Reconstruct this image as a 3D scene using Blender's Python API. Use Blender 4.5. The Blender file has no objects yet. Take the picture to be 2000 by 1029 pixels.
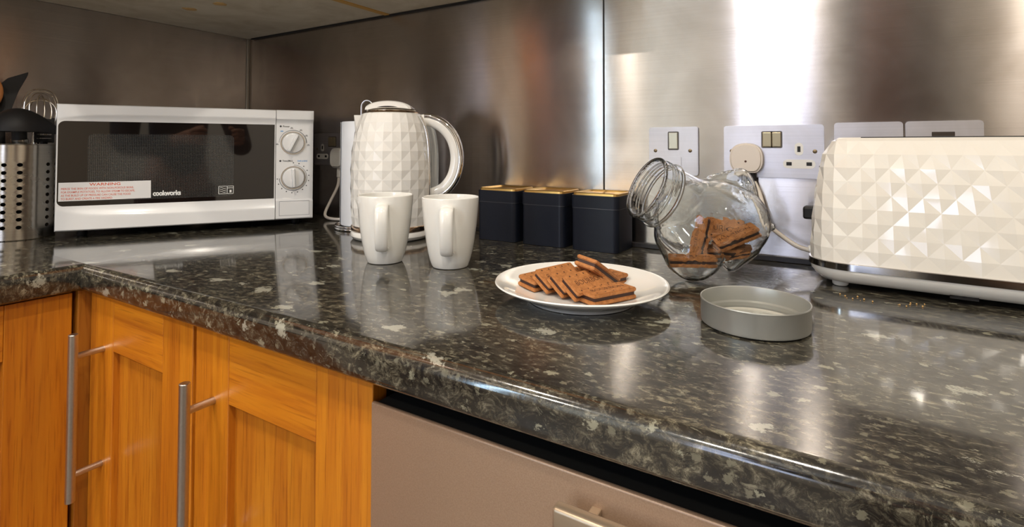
import bpy, bmesh, math, random
import numpy as np
from mathutils import Vector, Matrix
random.seed(7)
C = bpy.context.scene.collection
sc = bpy.context.scene
PI = math.pi
WT = 0.9                       # worktop height above the floor; local z=0 is the worktop

# ------------------------------------------------------------------ camera
cam_d = bpy.data.cameras.new('camera'); cam = bpy.data.objects.new('camera', cam_d); C.objects.link(cam)
yaw, pitch, roll = 0.5479, -0.0241, 0.0016
F = Vector((-math.sin(yaw), math.cos(yaw), 0)); R = Vector((math.cos(yaw), math.sin(yaw), 0)); U = Vector((0, 0, 1))
F2 = F*math.cos(pitch) - U*math.sin(pitch); U2 = U*math.cos(pitch) + F*math.sin(pitch)
R3 = R*math.cos(roll) + U2*math.sin(roll); U3 = U2*math.cos(roll) - R*math.sin(roll)
m = Matrix.Identity(4)
for i in range(3):
    m[i][0] = R3[i]; m[i][1] = U3[i]; m[i][2] = -F2[i]
m.translation = Vector((1.51855, -0.95622, 0.18328 + WT))
cam.matrix_world = m
cam_d.sensor_width = 36; cam_d.lens = 1038.93*36/2000
cam_d.shift_y = -(514.5 - 261.22)/2000
cam_d.clip_start = 0.02
sc.camera = cam

# ------------------------------------------------------------------ world, light, exposure
sc.view_settings.view_transform = 'Standard'; sc.view_settings.look = 'None'
sc.view_settings.exposure = 0.2; sc.view_settings.gamma = 1.0; sc.view_settings.use_curve_mapping = False
w = bpy.data.worlds.new('world'); sc.world = w; w.use_nodes = True
w.node_tree.nodes['Background'].inputs[0].default_value = (0.75, 0.87, 1.0, 1)
w.node_tree.nodes['Background'].inputs[1].default_value = 1.0

def area(name, loc, target, sx, sy, power, col, spread=PI):
    d = bpy.data.lights.new(name, 'AREA'); d.shape = 'RECTANGLE'; d.size = sx; d.size_y = sy
    d.energy = power; d.color = col; d.spread = spread
    o = bpy.data.objects.new(name, d); C.objects.link(o); o.location = loc
    o.rotation_euler = (Vector(target) - Vector(loc)).to_track_quat('-Z', 'Y').to_euler()
    return o
ROOM_X, ROOM_Y, CEIL = 3.3, -3.2, 2.4
WIN = (0.87, 1.42, 0.95, 2.10)         # window in the wall behind the camera: x0, x1, z0, z1
WIN2 = (-2.96, -2.62, 0.60, 2.10)      # glazed door light in the left wall: y0, y1, z0, z1
area('daylight_window', ((WIN[0]+WIN[1])/2, ROOM_Y-0.12, (WIN[2]+WIN[3])/2), ((WIN[0]+WIN[1])/2, 0, 1.5), 0.55, 1.15, 10.5, (0.66, 0.74, 1.0))
area('daylight_side', (-0.12, (WIN2[0]+WIN2[1])/2, 1.35), (2, (WIN2[0]+WIN2[1])/2, 1.3), 0.34, 1.5, 36, (0.55, 0.78, 1.0))
SPOTS = [(0.50, -1.30), (1.42, -1.15), (2.45, -1.25), (1.08, -2.30), (2.30, -2.20), (0.30, -2.35)]
SPOT_W = 9.5

# ------------------------------------------------------------------ helpers
MATS = {}
def mat(name, col, rough=0.5, metal=0.0, **kw):
    if name in MATS: return MATS[name]
    mt = bpy.data.materials.new(name); mt.use_nodes = True
    b = mt.node_tree.nodes['Principled BSDF']
    b.inputs['Base Color'].default_value = (*col, 1); b.inputs['Roughness'].default_value = rough; b.inputs['Metallic'].default_value = metal
    for k, v in kw.items(): b.inputs[k.replace('_', ' ')].default_value = v
    MATS[name] = mt; return mt
def nodes(mt): return mt.node_tree.nodes, mt.node_tree.links, mt.node_tree.nodes['Principled BSDF']
def ramp(N, stops):
    r = N.new('ShaderNodeValToRGB'); e = r.color_ramp.elements
    e[0].position = stops[0][0]; e[0].color = (*stops[0][1], 1); e[1].position = stops[-1][0]; e[1].color = (*stops[-1][1], 1)
    for p, c in stops[1:-1]:
        x = e.new(p); x.color = (*c, 1)
    return r
def noise(N, L, vec, scale, detail=4, rough=0.6, dist=0.0):
    n = N.new('ShaderNodeTexNoise'); n.inputs['Scale'].default_value = scale; n.inputs['Detail'].default_value = detail
    n.inputs['Roughness'].default_value = rough; n.inputs['Distortion'].default_value = dist; L.new(vec, n.inputs['Vector']); return n
def mapped(N, L, scale=(1, 1, 1), rot=(0, 0, 0), loc=(0, 0, 0)):
    g = N.new('ShaderNodeNewGeometry'); mp = N.new('ShaderNodeMapping')
    mp.inputs['Scale'].default_value = scale; mp.inputs['Rotation'].default_value = rot; mp.inputs['Location'].default_value = loc
    L.new(g.outputs['Position'], mp.inputs['Vector']); return mp.outputs['Vector']
def mix(N, L, a, b, f, mode='MIX'):
    x = N.new('ShaderNodeMix'); x.data_type = 'RGBA'; x.blend_type = mode
    for s, v in ((6, a), (7, b)):
        if isinstance(v, tuple): x.inputs[s].default_value = (*v, 1)
        else: L.new(v, x.inputs[s])
    if isinstance(f, float): x.inputs[0].default_value = f
    else: L.new(f, x.inputs[0])
    return x.outputs[2]

def obj(name, bm, m, parent=None, smooth=False, label=None, loc=None):
    me = bpy.data.meshes.new(name)
    bmesh.ops.recalc_face_normals(bm, faces=bm.faces[:])
    if loc is not None: bmesh.ops.translate(bm, verts=bm.verts[:], vec=-Vector(loc))
    bm.to_mesh(me); bm.free()
    return obj_me(name, me, m, parent, smooth, label, loc)
def obj_me(name, me, m, parent=None, smooth=False, label=None, loc=None):
    for x in (m if isinstance(m, (list, tuple)) else [m]): me.materials.append(x)
    if smooth:
        me.shade_smooth()
        me.set_sharp_from_angle(angle=math.radians(38 if smooth is True else smooth))
    o = bpy.data.objects.new(name, me); C.objects.link(o)
    if loc is not None: o.location = loc
    if parent: o.parent = parent
    if label: o['label'] = label
    return o
def tag(o, label=None, cat=None, group=None, kind=None):
    if label: o['label'] = label
    if cat: o['category'] = cat
    if group: o['group'] = group
    if kind: o['kind'] = kind
    return o
def thing(name, label, cat, loc=(0, 0, 0), rotz=0, group=None):
    o = bpy.data.objects.new(name, None); C.objects.link(o); o.location = loc; o.rotation_euler = (0, 0, rotz)
    o.empty_display_size = 0.02
    return tag(o, label, cat, group)
def copy_tree(o, parent=None):
    c = o.copy(); C.objects.link(c); c.parent = parent
    for ch in list(o.children): copy_tree(ch, c)
    return c
def bx(bm, x0, x1, y0, y1, z0, z1, bev=0.0, seg=2):
    r = bmesh.ops.create_cube(bm, size=1)
    vs = r['verts']
    for v in vs:
        v.co = Vector(((x0+x1)/2 + v.co.x*(x1-x0), (y0+y1)/2 + v.co.y*(y1-y0), (z0+z1)/2 + v.co.z*(z1-z0)))
    if bev > 0:
        es = list({e for v in vs for e in v.link_edges})
        bmesh.ops.bevel(bm, geom=es, offset=bev, segments=seg, profile=0.5, affect='EDGES', clamp_overlap=True)
    return bm
def box(*a, **k): return bx(bmesh.new(), *a, **k)
def lathe(bm, prof, n=48, loc=(0, 0, 0), close=False):
    """revolve (r,z) about Z"""
    rings = []
    for r, z in prof:
        if r < 1e-6: rings.append([bm.verts.new(Vector(loc)+Vector((0, 0, z)))])
        else: rings.append([bm.verts.new(Vector(loc)+Vector((r*math.cos(2*PI*i/n), r*math.sin(2*PI*i/n), z))) for i in range(n)])
    pairs = list(zip(rings[:-1], rings[1:]))
    if close: pairs.append((rings[-1], rings[0]))
    for a, b in pairs:
        for i in range(n):
            j = (i+1) % n
            if len(a) == 1 and len(b) == 1: break
            if len(a) == 1: bm.faces.new((a[0], b[i], b[j]))
            elif len(b) == 1: bm.faces.new((a[i], a[j], b[0]))
            else: bm.faces.new((a[i], a[j], b[j], b[i]))
    return bm
def arcp(cx, cz, r, a0, a1, n=6):
    return [(cx + r*math.cos(math.radians(a0+(a1-a0)*i/n)), cz + r*math.sin(math.radians(a0+(a1-a0)*i/n))) for i in range(n+1)]
def spline(pts, n=8):
    pts = [Vector(p) for p in pts]; out = []
    P = [pts[0]*2-pts[1]] + pts + [pts[-1]*2-pts[-2]]
    for i in range(1, len(P)-2):
        for k in range(n):
            t = k/n; a, b, c, d = P[i-1:i+3]
            out.append(0.5*((2*b) + (c-a)*t + (2*a-5*b+4*c-d)*t*t + (3*b-a-3*c+d)*t**3))
    out.append(pts[-1]); return out
def tube(bm, pts, r, n=12, closed=False, sec=None, up=None):
    """sweep; r number or list; sec=(w,h) multipliers for an oval section"""
    pts = [Vector(p) for p in pts]; N = len(pts); rings = []
    prev = None
    for i, p in enumerate(pts):
        if closed: t = (pts[(i+1) % N]-pts[i-1]).normalized()
        else: t = (pts[min(i+1, N-1)]-pts[max(i-1, 0)]).normalized()
        if up is not None: s = t.cross(Vector(up)).normalized()
        elif prev is None:
            s = t.orthogonal().normalized()
        else:
            s = (prev - t*prev.dot(t)).normalized()
        prev = s; b = t.cross(s)
        rr = r[i] if isinstance(r, (list, tuple)) else r
        sw, sh = sec if sec else (1, 1)
        rings.append([bm.verts.new(p + s*math.cos(2*PI*k/n)*rr*sw + b*math.sin(2*PI*k/n)*rr*sh) for k in range(n)])
    rng = range(N) if closed else range(N-1)
    for i in rng:
        a, b = rings[i], rings[(i+1) % N]
        for k in range(n):
            j = (k+1) % n; bm.faces.new((a[k], a[j], b[j], b[k]))
    if not closed:
        bm.faces.new(rings[0][::-1]); bm.faces.new(rings[-1])
    return bm
def cyl(bm, a, b, r, n=24):
    return tube(bm, [a, b], r, n)
def prism(bm, poly, mapf, d0, d1):
    """poly of (u,v) extruded from d0 to d1; mapf(u,v,d)->Vector"""
    A = [bm.verts.new(mapf(u, v, d0)) for u, v in poly]; B = [bm.verts.new(mapf(u, v, d1)) for u, v in poly]
    n = len(poly)
    for i in range(n):
        j = (i+1) % n; bm.faces.new((A[i], A[j], B[j], B[i]))
    bm.faces.new(A[::-1]); bm.faces.new(B); return bm
def rrect(x0, x1, y0, y1, r, n=5):
    out = []
    for cx, cy, a in ((x1-r, y0+r, -90), (x1-r, y1-r, 0), (x0+r, y1-r, 90), (x0+r, y0+r, 180)):
        for i in range(n+1):
            t = math.radians(a+90*i/n); out.append((cx+r*math.cos(t), cy+r*math.sin(t)))
    return out
def text_bm(txt, size, mapf, ext=0.0002, align='LEFT', width=1.0, fat=0.0, spacing=1.0):
    cu = bpy.data.curves.new('t', 'FONT'); cu.body = txt; cu.size = size; cu.align_x = align; cu.extrude = ext; cu.offset = fat
    cu.resolution_u = 3; cu.space_character = spacing
    o = bpy.data.objects.new('t', cu); C.objects.link(o)
    dg = bpy.context.evaluated_depsgraph_get(); me = bpy.data.meshes.new_from_object(o.evaluated_get(dg))
    bm = bmesh.new(); bm.from_mesh(me)
    for v in bm.verts: v.co = mapf(v.co.x*width, v.co.y, v.co.z)
    bpy.data.objects.remove(o); bpy.data.curves.remove(cu); bpy.data.meshes.remove(me)
    return bm
def join(bm, other):
    me = bpy.data.meshes.new('tmp'); other.to_mesh(me); other.free(); bm.from_mesh(me); bpy.data.meshes.remove(me); return bm
def xform(bm, M):
    bmesh.ops.transform(bm, matrix=M, verts=bm.verts[:]); return bm

# ------------------------------------------------------------------ materials
def oak(name, axis, tone=1.0, seed=0.0):
    """orange oiled oak, grain along axis"""
    mt = mat(name, (0.6, 0.2, 0.02), 0.38, Coat_Weight=0.25, Coat_Roughness=0.25)
    N, L, b = nodes(mt)
    s = {'z': (60, 60, 2.2), 'x': (2.2, 60, 60), 'y': (60, 2.2, 60)}[axis]
    s2 = {'z': (11, 11, 1.2), 'x': (1.2, 11, 11), 'y': (11, 1.2, 11)}[axis]
    s3 = {'z': (350, 350, 14), 'x': (14, 350, 350), 'y': (350, 14, 350)}[axis]
    n1 = noise(N, L, mapped(N, L, s, loc=(seed, seed, seed)), 1.0, 5, 0.6, 0.6)
    n2 = noise(N, L, mapped(N, L, s2, loc=(seed*3, 0, seed)), 1.0, 3, 0.5, 1.2)
    n3 = noise(N, L, mapped(N, L, s3), 1.0, 2, 0.5)
    r1 = ramp(N, [(0.32, (0.50*tone, 0.150*tone, 0.008)), (0.52, (0.62*tone, 0.215*tone, 0.010)), (0.72, (0.70*tone, 0.275*tone, 0.016))])
    L.new(n1.outputs['Fac'], r1.inputs['Fac'])
    r2 = ramp(N, [(0.3, (0.80, 0.72, 0.66)), (0.7, (1.08, 1.10, 1.1))]); L.new(n2.outputs['Fac'], r2.inputs['Fac'])
    r3 = ramp(N, [(0.30, (0.62, 0.50, 0.42)), (0.46, (1, 1, 1))]); L.new(n3.outputs['Fac'], r3.inputs['Fac'])
    c = mix(N, L, r1.outputs[0], r2.outputs[0], 1.0, 'MULTIPLY'); c = mix(N, L, c, r3.outputs[0], 0.7, 'MULTIPLY')
    L.new(c, b.inputs['Base Color'])
    bp = N.new('ShaderNodeBump'); bp.inputs['Strength'].default_value = 0.08; bp.inputs['Distance'].default_value = 0.001
    L.new(n3.outputs['Fac'], bp.inputs['Height']); L.new(bp.outputs[0], b.inputs['Normal'])
    return mt
OAK_Z = oak('oak_vertical', 'z'); OAK_X = oak('oak_across', 'x', 1.03, 4.0); OAK_Y = oak('oak_sideways', 'y', 1.0, 9.0)
OAK_P = oak('oak_panel', 'z', 0.86, 17.0); OAK_D = oak('oak_filler', 'z', 0.62, 31.0)

def steel(name, col, rough, aniso=0.9, tangent=(0, 0, 1), brush=(3, 3, 500), smear=1.0):
    mt = mat(name, col, rough, 1.0); N, L, b = nodes(mt)
    b.inputs['Anisotropic'].default_value = aniso
    t = N.new('ShaderNodeCombineXYZ')
    for i in range(3): t.inputs[i].default_value = tangent[i]
    L.new(t.outputs[0], b.inputs['Tangent'])
    n1 = noise(N, L, mapped(N, L, brush), 1.0, 3, 0.6)
    n2 = noise(N, L, mapped(N, L, (5, 5, 5)), 1.0, 6, 0.65, 1.5)
    n3 = noise(N, L, mapped(N, L, (6, 6, 4), rot=(0, 0.5, 0)), 1.0, 6, 0.6, 2.5)
    r = ramp(N, [(0.3, (rough*0.86,)*3), (0.7, (rough*1.14,)*3)]); L.new(n2.outputs['Fac'], r.inputs['Fac'])
    L.new(r.outputs[0], b.inputs['Roughness'])
    rc = ramp(N, [(0.28, tuple(c*0.90 for c in col)), (0.7, col)]); L.new(n1.outputs['Fac'], rc.inputs['Fac'])
    r4 = ramp(N, [(0.30, (1-0.13*smear, 1-0.14*smear, 1-0.16*smear)), (0.60, (1, 1, 1))]); L.new(n3.outputs['Fac'], r4.inputs['Fac'])
    c = mix(N, L, rc.outputs[0], r4.outputs[0], 1.0, 'MULTIPLY'); L.new(c, b.inputs['Base Color'])
    bp = N.new('ShaderNodeBump'); bp.inputs['Strength'].default_value = 0.05; bp.inputs['Distance'].default_value = 0.0005
    L.new(n1.outputs['Fac'], bp.inputs['Height']); L.new(bp.outputs[0], b.inputs['Normal'])
    return mt
SPLASH = steel('brushed_splashback', (0.49, 0.452, 0.43), 0.21, 1.0)
PLATE = steel('brushed_plate', (0.52, 0.50, 0.52), 0.40, 0.5, smear=0.7)
HANDLE = steel('satin_bar', (0.62, 0.58, 0.54), 0.32, 0.6, tangent=(1, 0, 0), brush=(300, 300, 300), smear=0.3)
CAN = steel('can_steel', (0.44, 0.40, 0.34), 0.27, 0.6, smear=0.4)
CHROME = mat('chrome', (0.85, 0.84, 0.83), 0.06, 1.0)
DARKCHROME = mat('dark_chrome', (0.42, 0.40, 0.38), 0.10, 1.0)
COPPER = mat('bronze_rim', (0.55, 0.40, 0.28), 0.16, 1.0)
GOLD = mat('gold_lid', (0.62, 0.40, 0.13), 0.30, 1.0)
BRASS = mat('aged_rocker', (0.42, 0.36, 0.24), 0.35, 0.9)
BLACKTIN = mat('black_tin', (0.007, 0.009, 0.016), 0.38, Specular_IOR_Level=0.28)
BLACKPL = mat('black_nylon', (0.009, 0.008, 0.008), 0.55, Specular_IOR_Level=0.3)
BLACK = mat('black_void', (0.004, 0.004, 0.004), 0.6)
WHITEPL = mat('white_enamel', (0.80, 0.80, 0.80), 0.22, Coat_Weight=0.4, Coat_Roughness=0.08)
CREAM = mat('cream_gloss', (0.76, 0.72, 0.65), 0.13, Coat_Weight=0.8, Coat_Roughness=0.04)
KWHITE = mat('kettle_gloss', (0.80, 0.78, 0.74), 0.14, Coat_Weight=0.7, Coat_Roughness=0.05)
CHINA = mat('white_china', (0.83, 0.82, 0.78), 0.10, Coat_Weight=0.6, Coat_Roughness=0.03)
PLUG = mat('plug_plastic', (0.60, 0.53, 0.46), 0.38)
WPLUG = mat('white_plug_plastic', (0.62, 0.60, 0.56), 0.38)
CORD = mat('white_cord', (0.66, 0.60, 0.53), 0.40)
PAPER = mat('kitchen_paper', (0.80, 0.82, 0.86), 0.9)
LIDMET = mat('lid_pewter', (0.39, 0.39, 0.36), 0.36, 0.55)
DOORGLASS = mat('oven_door_glass', (0.010, 0.007, 0.006), 0.03, Specular_IOR_Level=0.6)
PAINT = mat('wall_paint', (0.70, 0.62, 0.51), 0.7)
CEILP = mat('ceiling_paint', (0.78, 0.76, 0.70), 0.8)
INK = mat('grey_ink', (0.03, 0.03, 0.035), 0.5)
BLUEINK = mat('blue_ink', (0.12, 0.35, 0.70), 0.5)
REDINK = mat('red_ink', (0.62, 0.10, 0.04), 0.5)
WHITEINK = mat('white_ink', (0.80, 0.80, 0.78), 0.4)
STICKER = mat('sticker', (0.74, 0.73, 0.72), 0.45)
WOODSP = mat('wooden_spoon', (0.42, 0.16, 0.045), 0.55)
FRIDGE = mat('taupe_metallic', (0.42, 0.30, 0.22), 0.34, 0.35)
GLASSW = mat('window_glass', (1, 1, 1), 0.0, Transmission_Weight=1.0, IOR=1.0)
def mk_glass():
    mt = mat('jar_glass', (0.972, 0.994, 0.990), 0.0, Transmission_Weight=1.0, IOR=1.48); return mt
GLASS = mk_glass()
def mk_fridge():
    N, L, b = nodes(FRIDGE)
    n = noise(N, L, mapped(N, L, (900, 900, 900)), 1.0, 2, 0.5)
    r = ramp(N, [(0.35, (0.31, 0.205, 0.135)), (0.7, (0.37, 0.25, 0.17))]); L.new(n.outputs['Fac'], r.inputs['Fac']); L.new(r.outputs[0], b.inputs['Base Color'])
mk_fridge()
def mk_mesh():
    mt = mat('perforated_screen', (0.05, 0.05, 0.05), 0.06, Specular_IOR_Level=0.5); N, L, b = nodes(mt)
    tc = N.new('ShaderNodeTexCoord'); v = N.new('ShaderNodeTexVoronoi'); v.inputs['Randomness'].default_value = 0.0
    mp = N.new('ShaderNodeMapping'); mp.inputs['Scale'].default_value = (330, 330, 330)
    L.new(tc.outputs['Object'], mp.inputs['Vector']); L.new(mp.outputs[0], v.inputs['Vector']); v.inputs['Scale'].default_value = 1.0
    r = ramp(N, [(0.30, (0.006, 0.006, 0.006)), (0.42, (0.055, 0.053, 0.050))]); L.new(v.outputs['Distance'], r.inputs['Fac']); L.new(r.outputs[0], b.inputs['Base Color'])
    return mt
SCREEN = mk_mesh()
def mk_worktop():
    mt = mat('speckled_laminate', (0.05, 0.045, 0.035), 0.12, Specular_IOR_Level=0.75, Coat_Weight=0.35, Coat_Roughness=0.05); N, L, b = nodes(mt)
    base = mapped(N, L, (1, 1, 1))
    mp = mapped(N, L, (1, 1.9, 1.3), rot=(0, 0, 0.35))
    n1 = noise(N, L, mp, 75, 9, 0.80, 0.6)      # mottling
    n2 = noise(N, L, mp, 9, 5, 0.6, 0.4)
    n4 = noise(N, L, mapped(N, L, (1, 4.5, 1), rot=(0, 0, 0.9)), 70, 5, 0.7, 1.5)
    r1 = ramp(N, [(0.36, (0.007, 0.007, 0.007)), (0.47, (0.019, 0.017, 0.014)), (0.55, (0.062, 0.056, 0.041)), (0.64, (0.20, 0.185, 0.14))]); L.new(n1.outputs['Fac'], r1.inputs['Fac'])
    r2 = ramp(N, [(0.35, (0.60, 0.60, 0.63)), (0.65, (1.3, 1.25, 1.15))]); L.new(n2.outputs['Fac'], r2.inputs['Fac'])
    c = mix(N, L, r1.outputs[0], r2.outputs[0], 1.0, 'MULTIPLY')
    r4 = ramp(N, [(0.60, (0, 0, 0)), (0.68, (0.7, 0.7, 0.7))]); L.new(n4.outputs['Fac'], r4.inputs['Fac'])
    c = mix(N, L, c, (0.21, 0.195, 0.14), r4.outputs[0])
    def flecks(scale, size, col, c, seed, keep):
        # ragged cells, only some of them kept
        v_in = mapped(N, L, (1, 1.35, 1.2), rot=(0, 0, 0.35), loc=(seed, 0, 0))
        nz = noise(N, L, v_in, scale*2.2, 6, 0.75)
        sb = N.new('ShaderNodeVectorMath'); sb.operation = 'SUBTRACT'; L.new(nz.outputs['Color'], sb.inputs[0]); sb.inputs[1].default_value = (0.5, 0.5, 0.5)
        add = N.new('ShaderNodeVectorMath'); add.operation = 'MULTIPLY_ADD'
        L.new(sb.outputs[0], add.inputs[0]); add.inputs[1].default_value = (1.3/scale,)*3; L.new(v_in, add.inputs[2])
        v = N.new('ShaderNodeTexVoronoi'); v.inputs['Scale'].default_value = scale; L.new(add.outputs[0], v.inputs['Vector'])
        rd = ramp(N, [(size, (0.85, 0.85, 0.85)), (size+0.06, (0, 0, 0))]); L.new(v.outputs['Distance'], rd.inputs['Fac'])
        sp = N.new('ShaderNodeSeparateColor'); L.new(v.outputs['Color'], sp.inputs[0])
        gt = N.new('ShaderNodeMath'); gt.operation = 'LESS_THAN'; gt.inputs[1].default_value = keep; L.new(sp.outputs[0], gt.inputs[0])
        ml = N.new('ShaderNodeMath'); ml.operation = 'MULTIPLY'; L.new(rd.outputs[0], ml.inputs[0]); L.new(gt.outputs[0], ml.inputs[1])
        return mix(N, L, c, col, ml.outputs[0])
    c = flecks(95, 0.26, (0.15, 0.14, 0.10), c, 3.1, 0.30)
    c = flecks(50, 0.20, (0.27, 0.26, 0.19), c, 7.7, 0.26)
    c = flecks(21, 0.21, (0.36, 0.355, 0.29), c, 1.3, 0.22)
    L.new(c, b.inputs['Base Color'])
    ns = noise(N, L, mapped(N, L, (300, 40, 1), rot=(0, 0, 0.9)), 1.0, 2, 0.5)
    rr = ramp(N, [(0.3, (0.09,)*3), (0.8, (0.17,)*3)]); L.new(ns.outputs['Fac'], rr.inputs['Fac']); L.new(rr.outputs[0], b.inputs['Roughness'])
    return mt
WORK = mk_worktop()
def mk_under():
    mt = mat('cabinet_underside', (0.6, 0.55, 0.45), 0.55); N, L, b = nodes(mt)
    n = noise(N, L, mapped(N, L, (9, 9, 9)), 1.0, 6, 0.6, 0.8)
    r = ramp(N, [(0.3, (0.52, 0.45, 0.33)), (0.6, (0.70, 0.64, 0.52))]); L.new(n.outputs['Fac'], r.inputs['Fac'])
    L.new(r.outputs[0], b.inputs['Base Color']); return mt
UNDER = mk_under()
EDGE = mat('raw_edge_strip', (0.62, 0.36, 0.09), 0.5)
def mk_biscuit(name, dark=1.0):
    mt = mat(name, (0.30, 0.11, 0.035), 0.75); N, L, b = nodes(mt)
    tc = N.new('ShaderNodeTexCoord')
    n = noise(N, L, tc.outputs['Object'], 160, 5, 0.7)
    n0 = noise(N, L, tc.outputs['Object'], 700, 2, 0.7)
    r = ramp(N, [(0.3, (0.27*dark, 0.095*dark, 0.025*dark)), (0.7, (0.54*dark, 0.225*dark, 0.065*dark))]); L.new(n.outputs['Fac'], r.inputs['Fac'])
    L.new(r.outputs[0], b.inputs['Base Color'])
    bp = N.new('ShaderNodeBump'); bp.inputs['Strength'].default_value = 0.5; bp.inputs['Distance'].default_value = 0.0006
    L.new(n0.outputs['Fac'], bp.inputs['Height']); L.new(bp.outputs[0], b.inputs['Normal']); return mt
BISC = mk_biscuit('bourbon_wafer'); FILL = mat('chocolate_cream', (0.035, 0.010, 0.005), 0.6)
HOLE = mat('baked_dark', (0.06, 0.018, 0.007), 0.8)

def Z(z): return WT + z

# ------------------------------------------------------------------ the setting
def struct(name, bm, m, parent=None, label=None, cat=None):
    o = obj(name, bm, m, parent)
    if parent is None: o['kind'] = 'structure'
    if label: o['label'] = label
    if cat: o['category'] = cat
    return o
FLOORM = mat('floor_tile', (0.20, 0.17, 0.14), 0.4)
struct('floor', box(0, ROOM_X, ROOM_Y, 0, -0.05, 0), FLOORM, label='grey brown kitchen floor', cat='floor')
struct('ceiling', box(0, ROOM_X, ROOM_Y, 0, CEIL, CEIL+0.05), CEILP, label='white painted kitchen ceiling', cat='ceiling')
struct('wall_back', box(-0.1, ROOM_X+0.1, 0.004, 0.1, 0, CEIL), PAINT, label='wall behind the steel splashback and sockets', cat='wall')
bm = bmesh.new()
bx(bm, -0.1, -0.004, WIN2[1], 0.004, 0, CEIL); bx(bm, -0.1, -0.004, ROOM_Y, WIN2[0], 0, CEIL)
bx(bm, -0.1, -0.004, WIN2[0], WIN2[1], WIN2[3], CEIL); bx(bm, -0.1, -0.004, WIN2[0], WIN2[1], 0, WIN2[2])
struct('wall_left', bm, PAINT, label='wall behind the microwave', cat='wall')
struct('wall_right', box(ROOM_X, ROOM_X+0.1, ROOM_Y, 0, 0, CEIL), PAINT, label='painted wall to the right', cat='wall')
bm = bmesh.new()
bx(bm, -0.1, WIN[0], ROOM_Y-0.1, ROOM_Y, 0, CEIL); bx(bm, WIN[1], ROOM_X+0.1, ROOM_Y-0.1, ROOM_Y, 0, CEIL)
bx(bm, WIN[0], WIN[1], ROOM_Y-0.1, ROOM_Y, 0, WIN[2]); bx(bm, WIN[0], WIN[1], ROOM_Y-0.1, ROOM_Y, WIN[3], CEIL)
struct('wall_front', bm, PAINT, label='painted wall behind the camera with the window', cat='wall')
def win_frame(name, f):
    bm = bmesh.new()
    for a in f: bx(bm, *a, bev=0.004)
    return struct(name, bm, WHITEPL, label='white framed kitchen window', cat='window')
x0, x1, z0, z1 = WIN; yw = ROOM_Y-0.05
win_frame('window_1', [(x0, x0+.04, yw-.02, yw+.03, z0, z1), (x1-.04, x1, yw-.02, yw+.03, z0, z1), (x0, x1, yw-.02, yw+.03, z0, z0+.04), (x0, x1, yw-.02, yw+.03, z1-.04, z1), (x0, x1, yw-.015, yw+.02, (z0+z1)/2-.02, (z0+z1)/2+.02)])
y0, y1, z0, z1 = WIN2
win_frame('window_2', [(-.07, -.02, y0, y0+.04, z0, z1), (-.07, -.02, y1-.04, y1, z0, z1), (-.07, -.02, y0, y1, z0, z0+.04), (-.07, -.02, y0, y1, z1-.04, z1)])
# unseen dark door added for the steel's dark streak, beside a pale door frame
DARKREFL = mat('dark_reflected', (0.055, 0.022, 0.014), 0.5)
struct('added_door_1', box(1.56, 2.08, ROOM_Y+0.002, ROOM_Y+0.045, 0.0, 2.05, bev=0.003), DARKREFL, label='unseen dark brown door added behind the camera for its dark reflection', cat='door')
bm = bmesh.new(); bx(bm, 1.50, 1.56, ROOM_Y+0.002, ROOM_Y+0.06, 0, 2.12, bev=.003); bx(bm, 2.08, 2.30, ROOM_Y+0.002, ROOM_Y+0.06, 0, 2.12, bev=.003); bx(bm, 1.56, 2.08, ROOM_Y+0.002, ROOM_Y+0.06, 2.05, 2.12, bev=.003)
struct('trim_1', bm, mat('trim_paint', (0.78, 0.74, 0.64), 0.4), label='cream door frame behind the camera', cat='trim')

struct('added_door_2', box(0.0, 0.045, -2.57, -1.70, 0.0, 2.05, bev=.003), DARKREFL, label='unseen dark brown door added on the left wall for its dark reflection', cat='door')  # unseen, added so the splashback reflects a dark band here
t = thing('added_tall_cabinet', 'unseen dark tall cabinet added at the right end of the room to darken reflections', 'cabinet')  # unseen dark block added to darken what the steel reflects
obj('carcass', box(2.62, 3.28, -0.65, -0.01, 0.0, 2.2, bev=.002), DARKREFL, t)
# ceiling lamps
for i, (x, y) in enumerate(SPOTS):
    t = thing('ceiling_spotlight', 'white recessed ceiling spotlight', 'ceiling light', (x, y, CEIL), group='recessed ceiling spotlights')
    obj('bezel', lathe(bmesh.new(), [(0.034, -0.001), (0.034, -0.004), (0.046, -0.004), (0.050, 0.0)], 32), WHITEPL, t, True)
    em = MATS.get('lamp_face')
    if not em:
        em = mat('lamp_face', (1, 0.9, 0.7), 0.5); b = em.node_tree.nodes['Principled BSDF']
        b.inputs['Emission Color'].default_value = (1.0, 0.80, 0.55, 1); b.inputs['Emission Strength'].default_value = 25
    obj('lamp_disc', lathe(bmesh.new(), [(0, -0.002), (0.034, -0.002)], 24), em, t)
    d = bpy.data.lights.new('spot_lamp', 'AREA'); d.shape = 'DISK'; d.size = 0.06; d.energy = SPOT_W; d.color = (1.0, 0.92, 0.80)
    o = bpy.data.objects.new('spot_lamp', d); C.objects.link(o); o.location = (x, y, CEIL-0.008)

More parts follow.
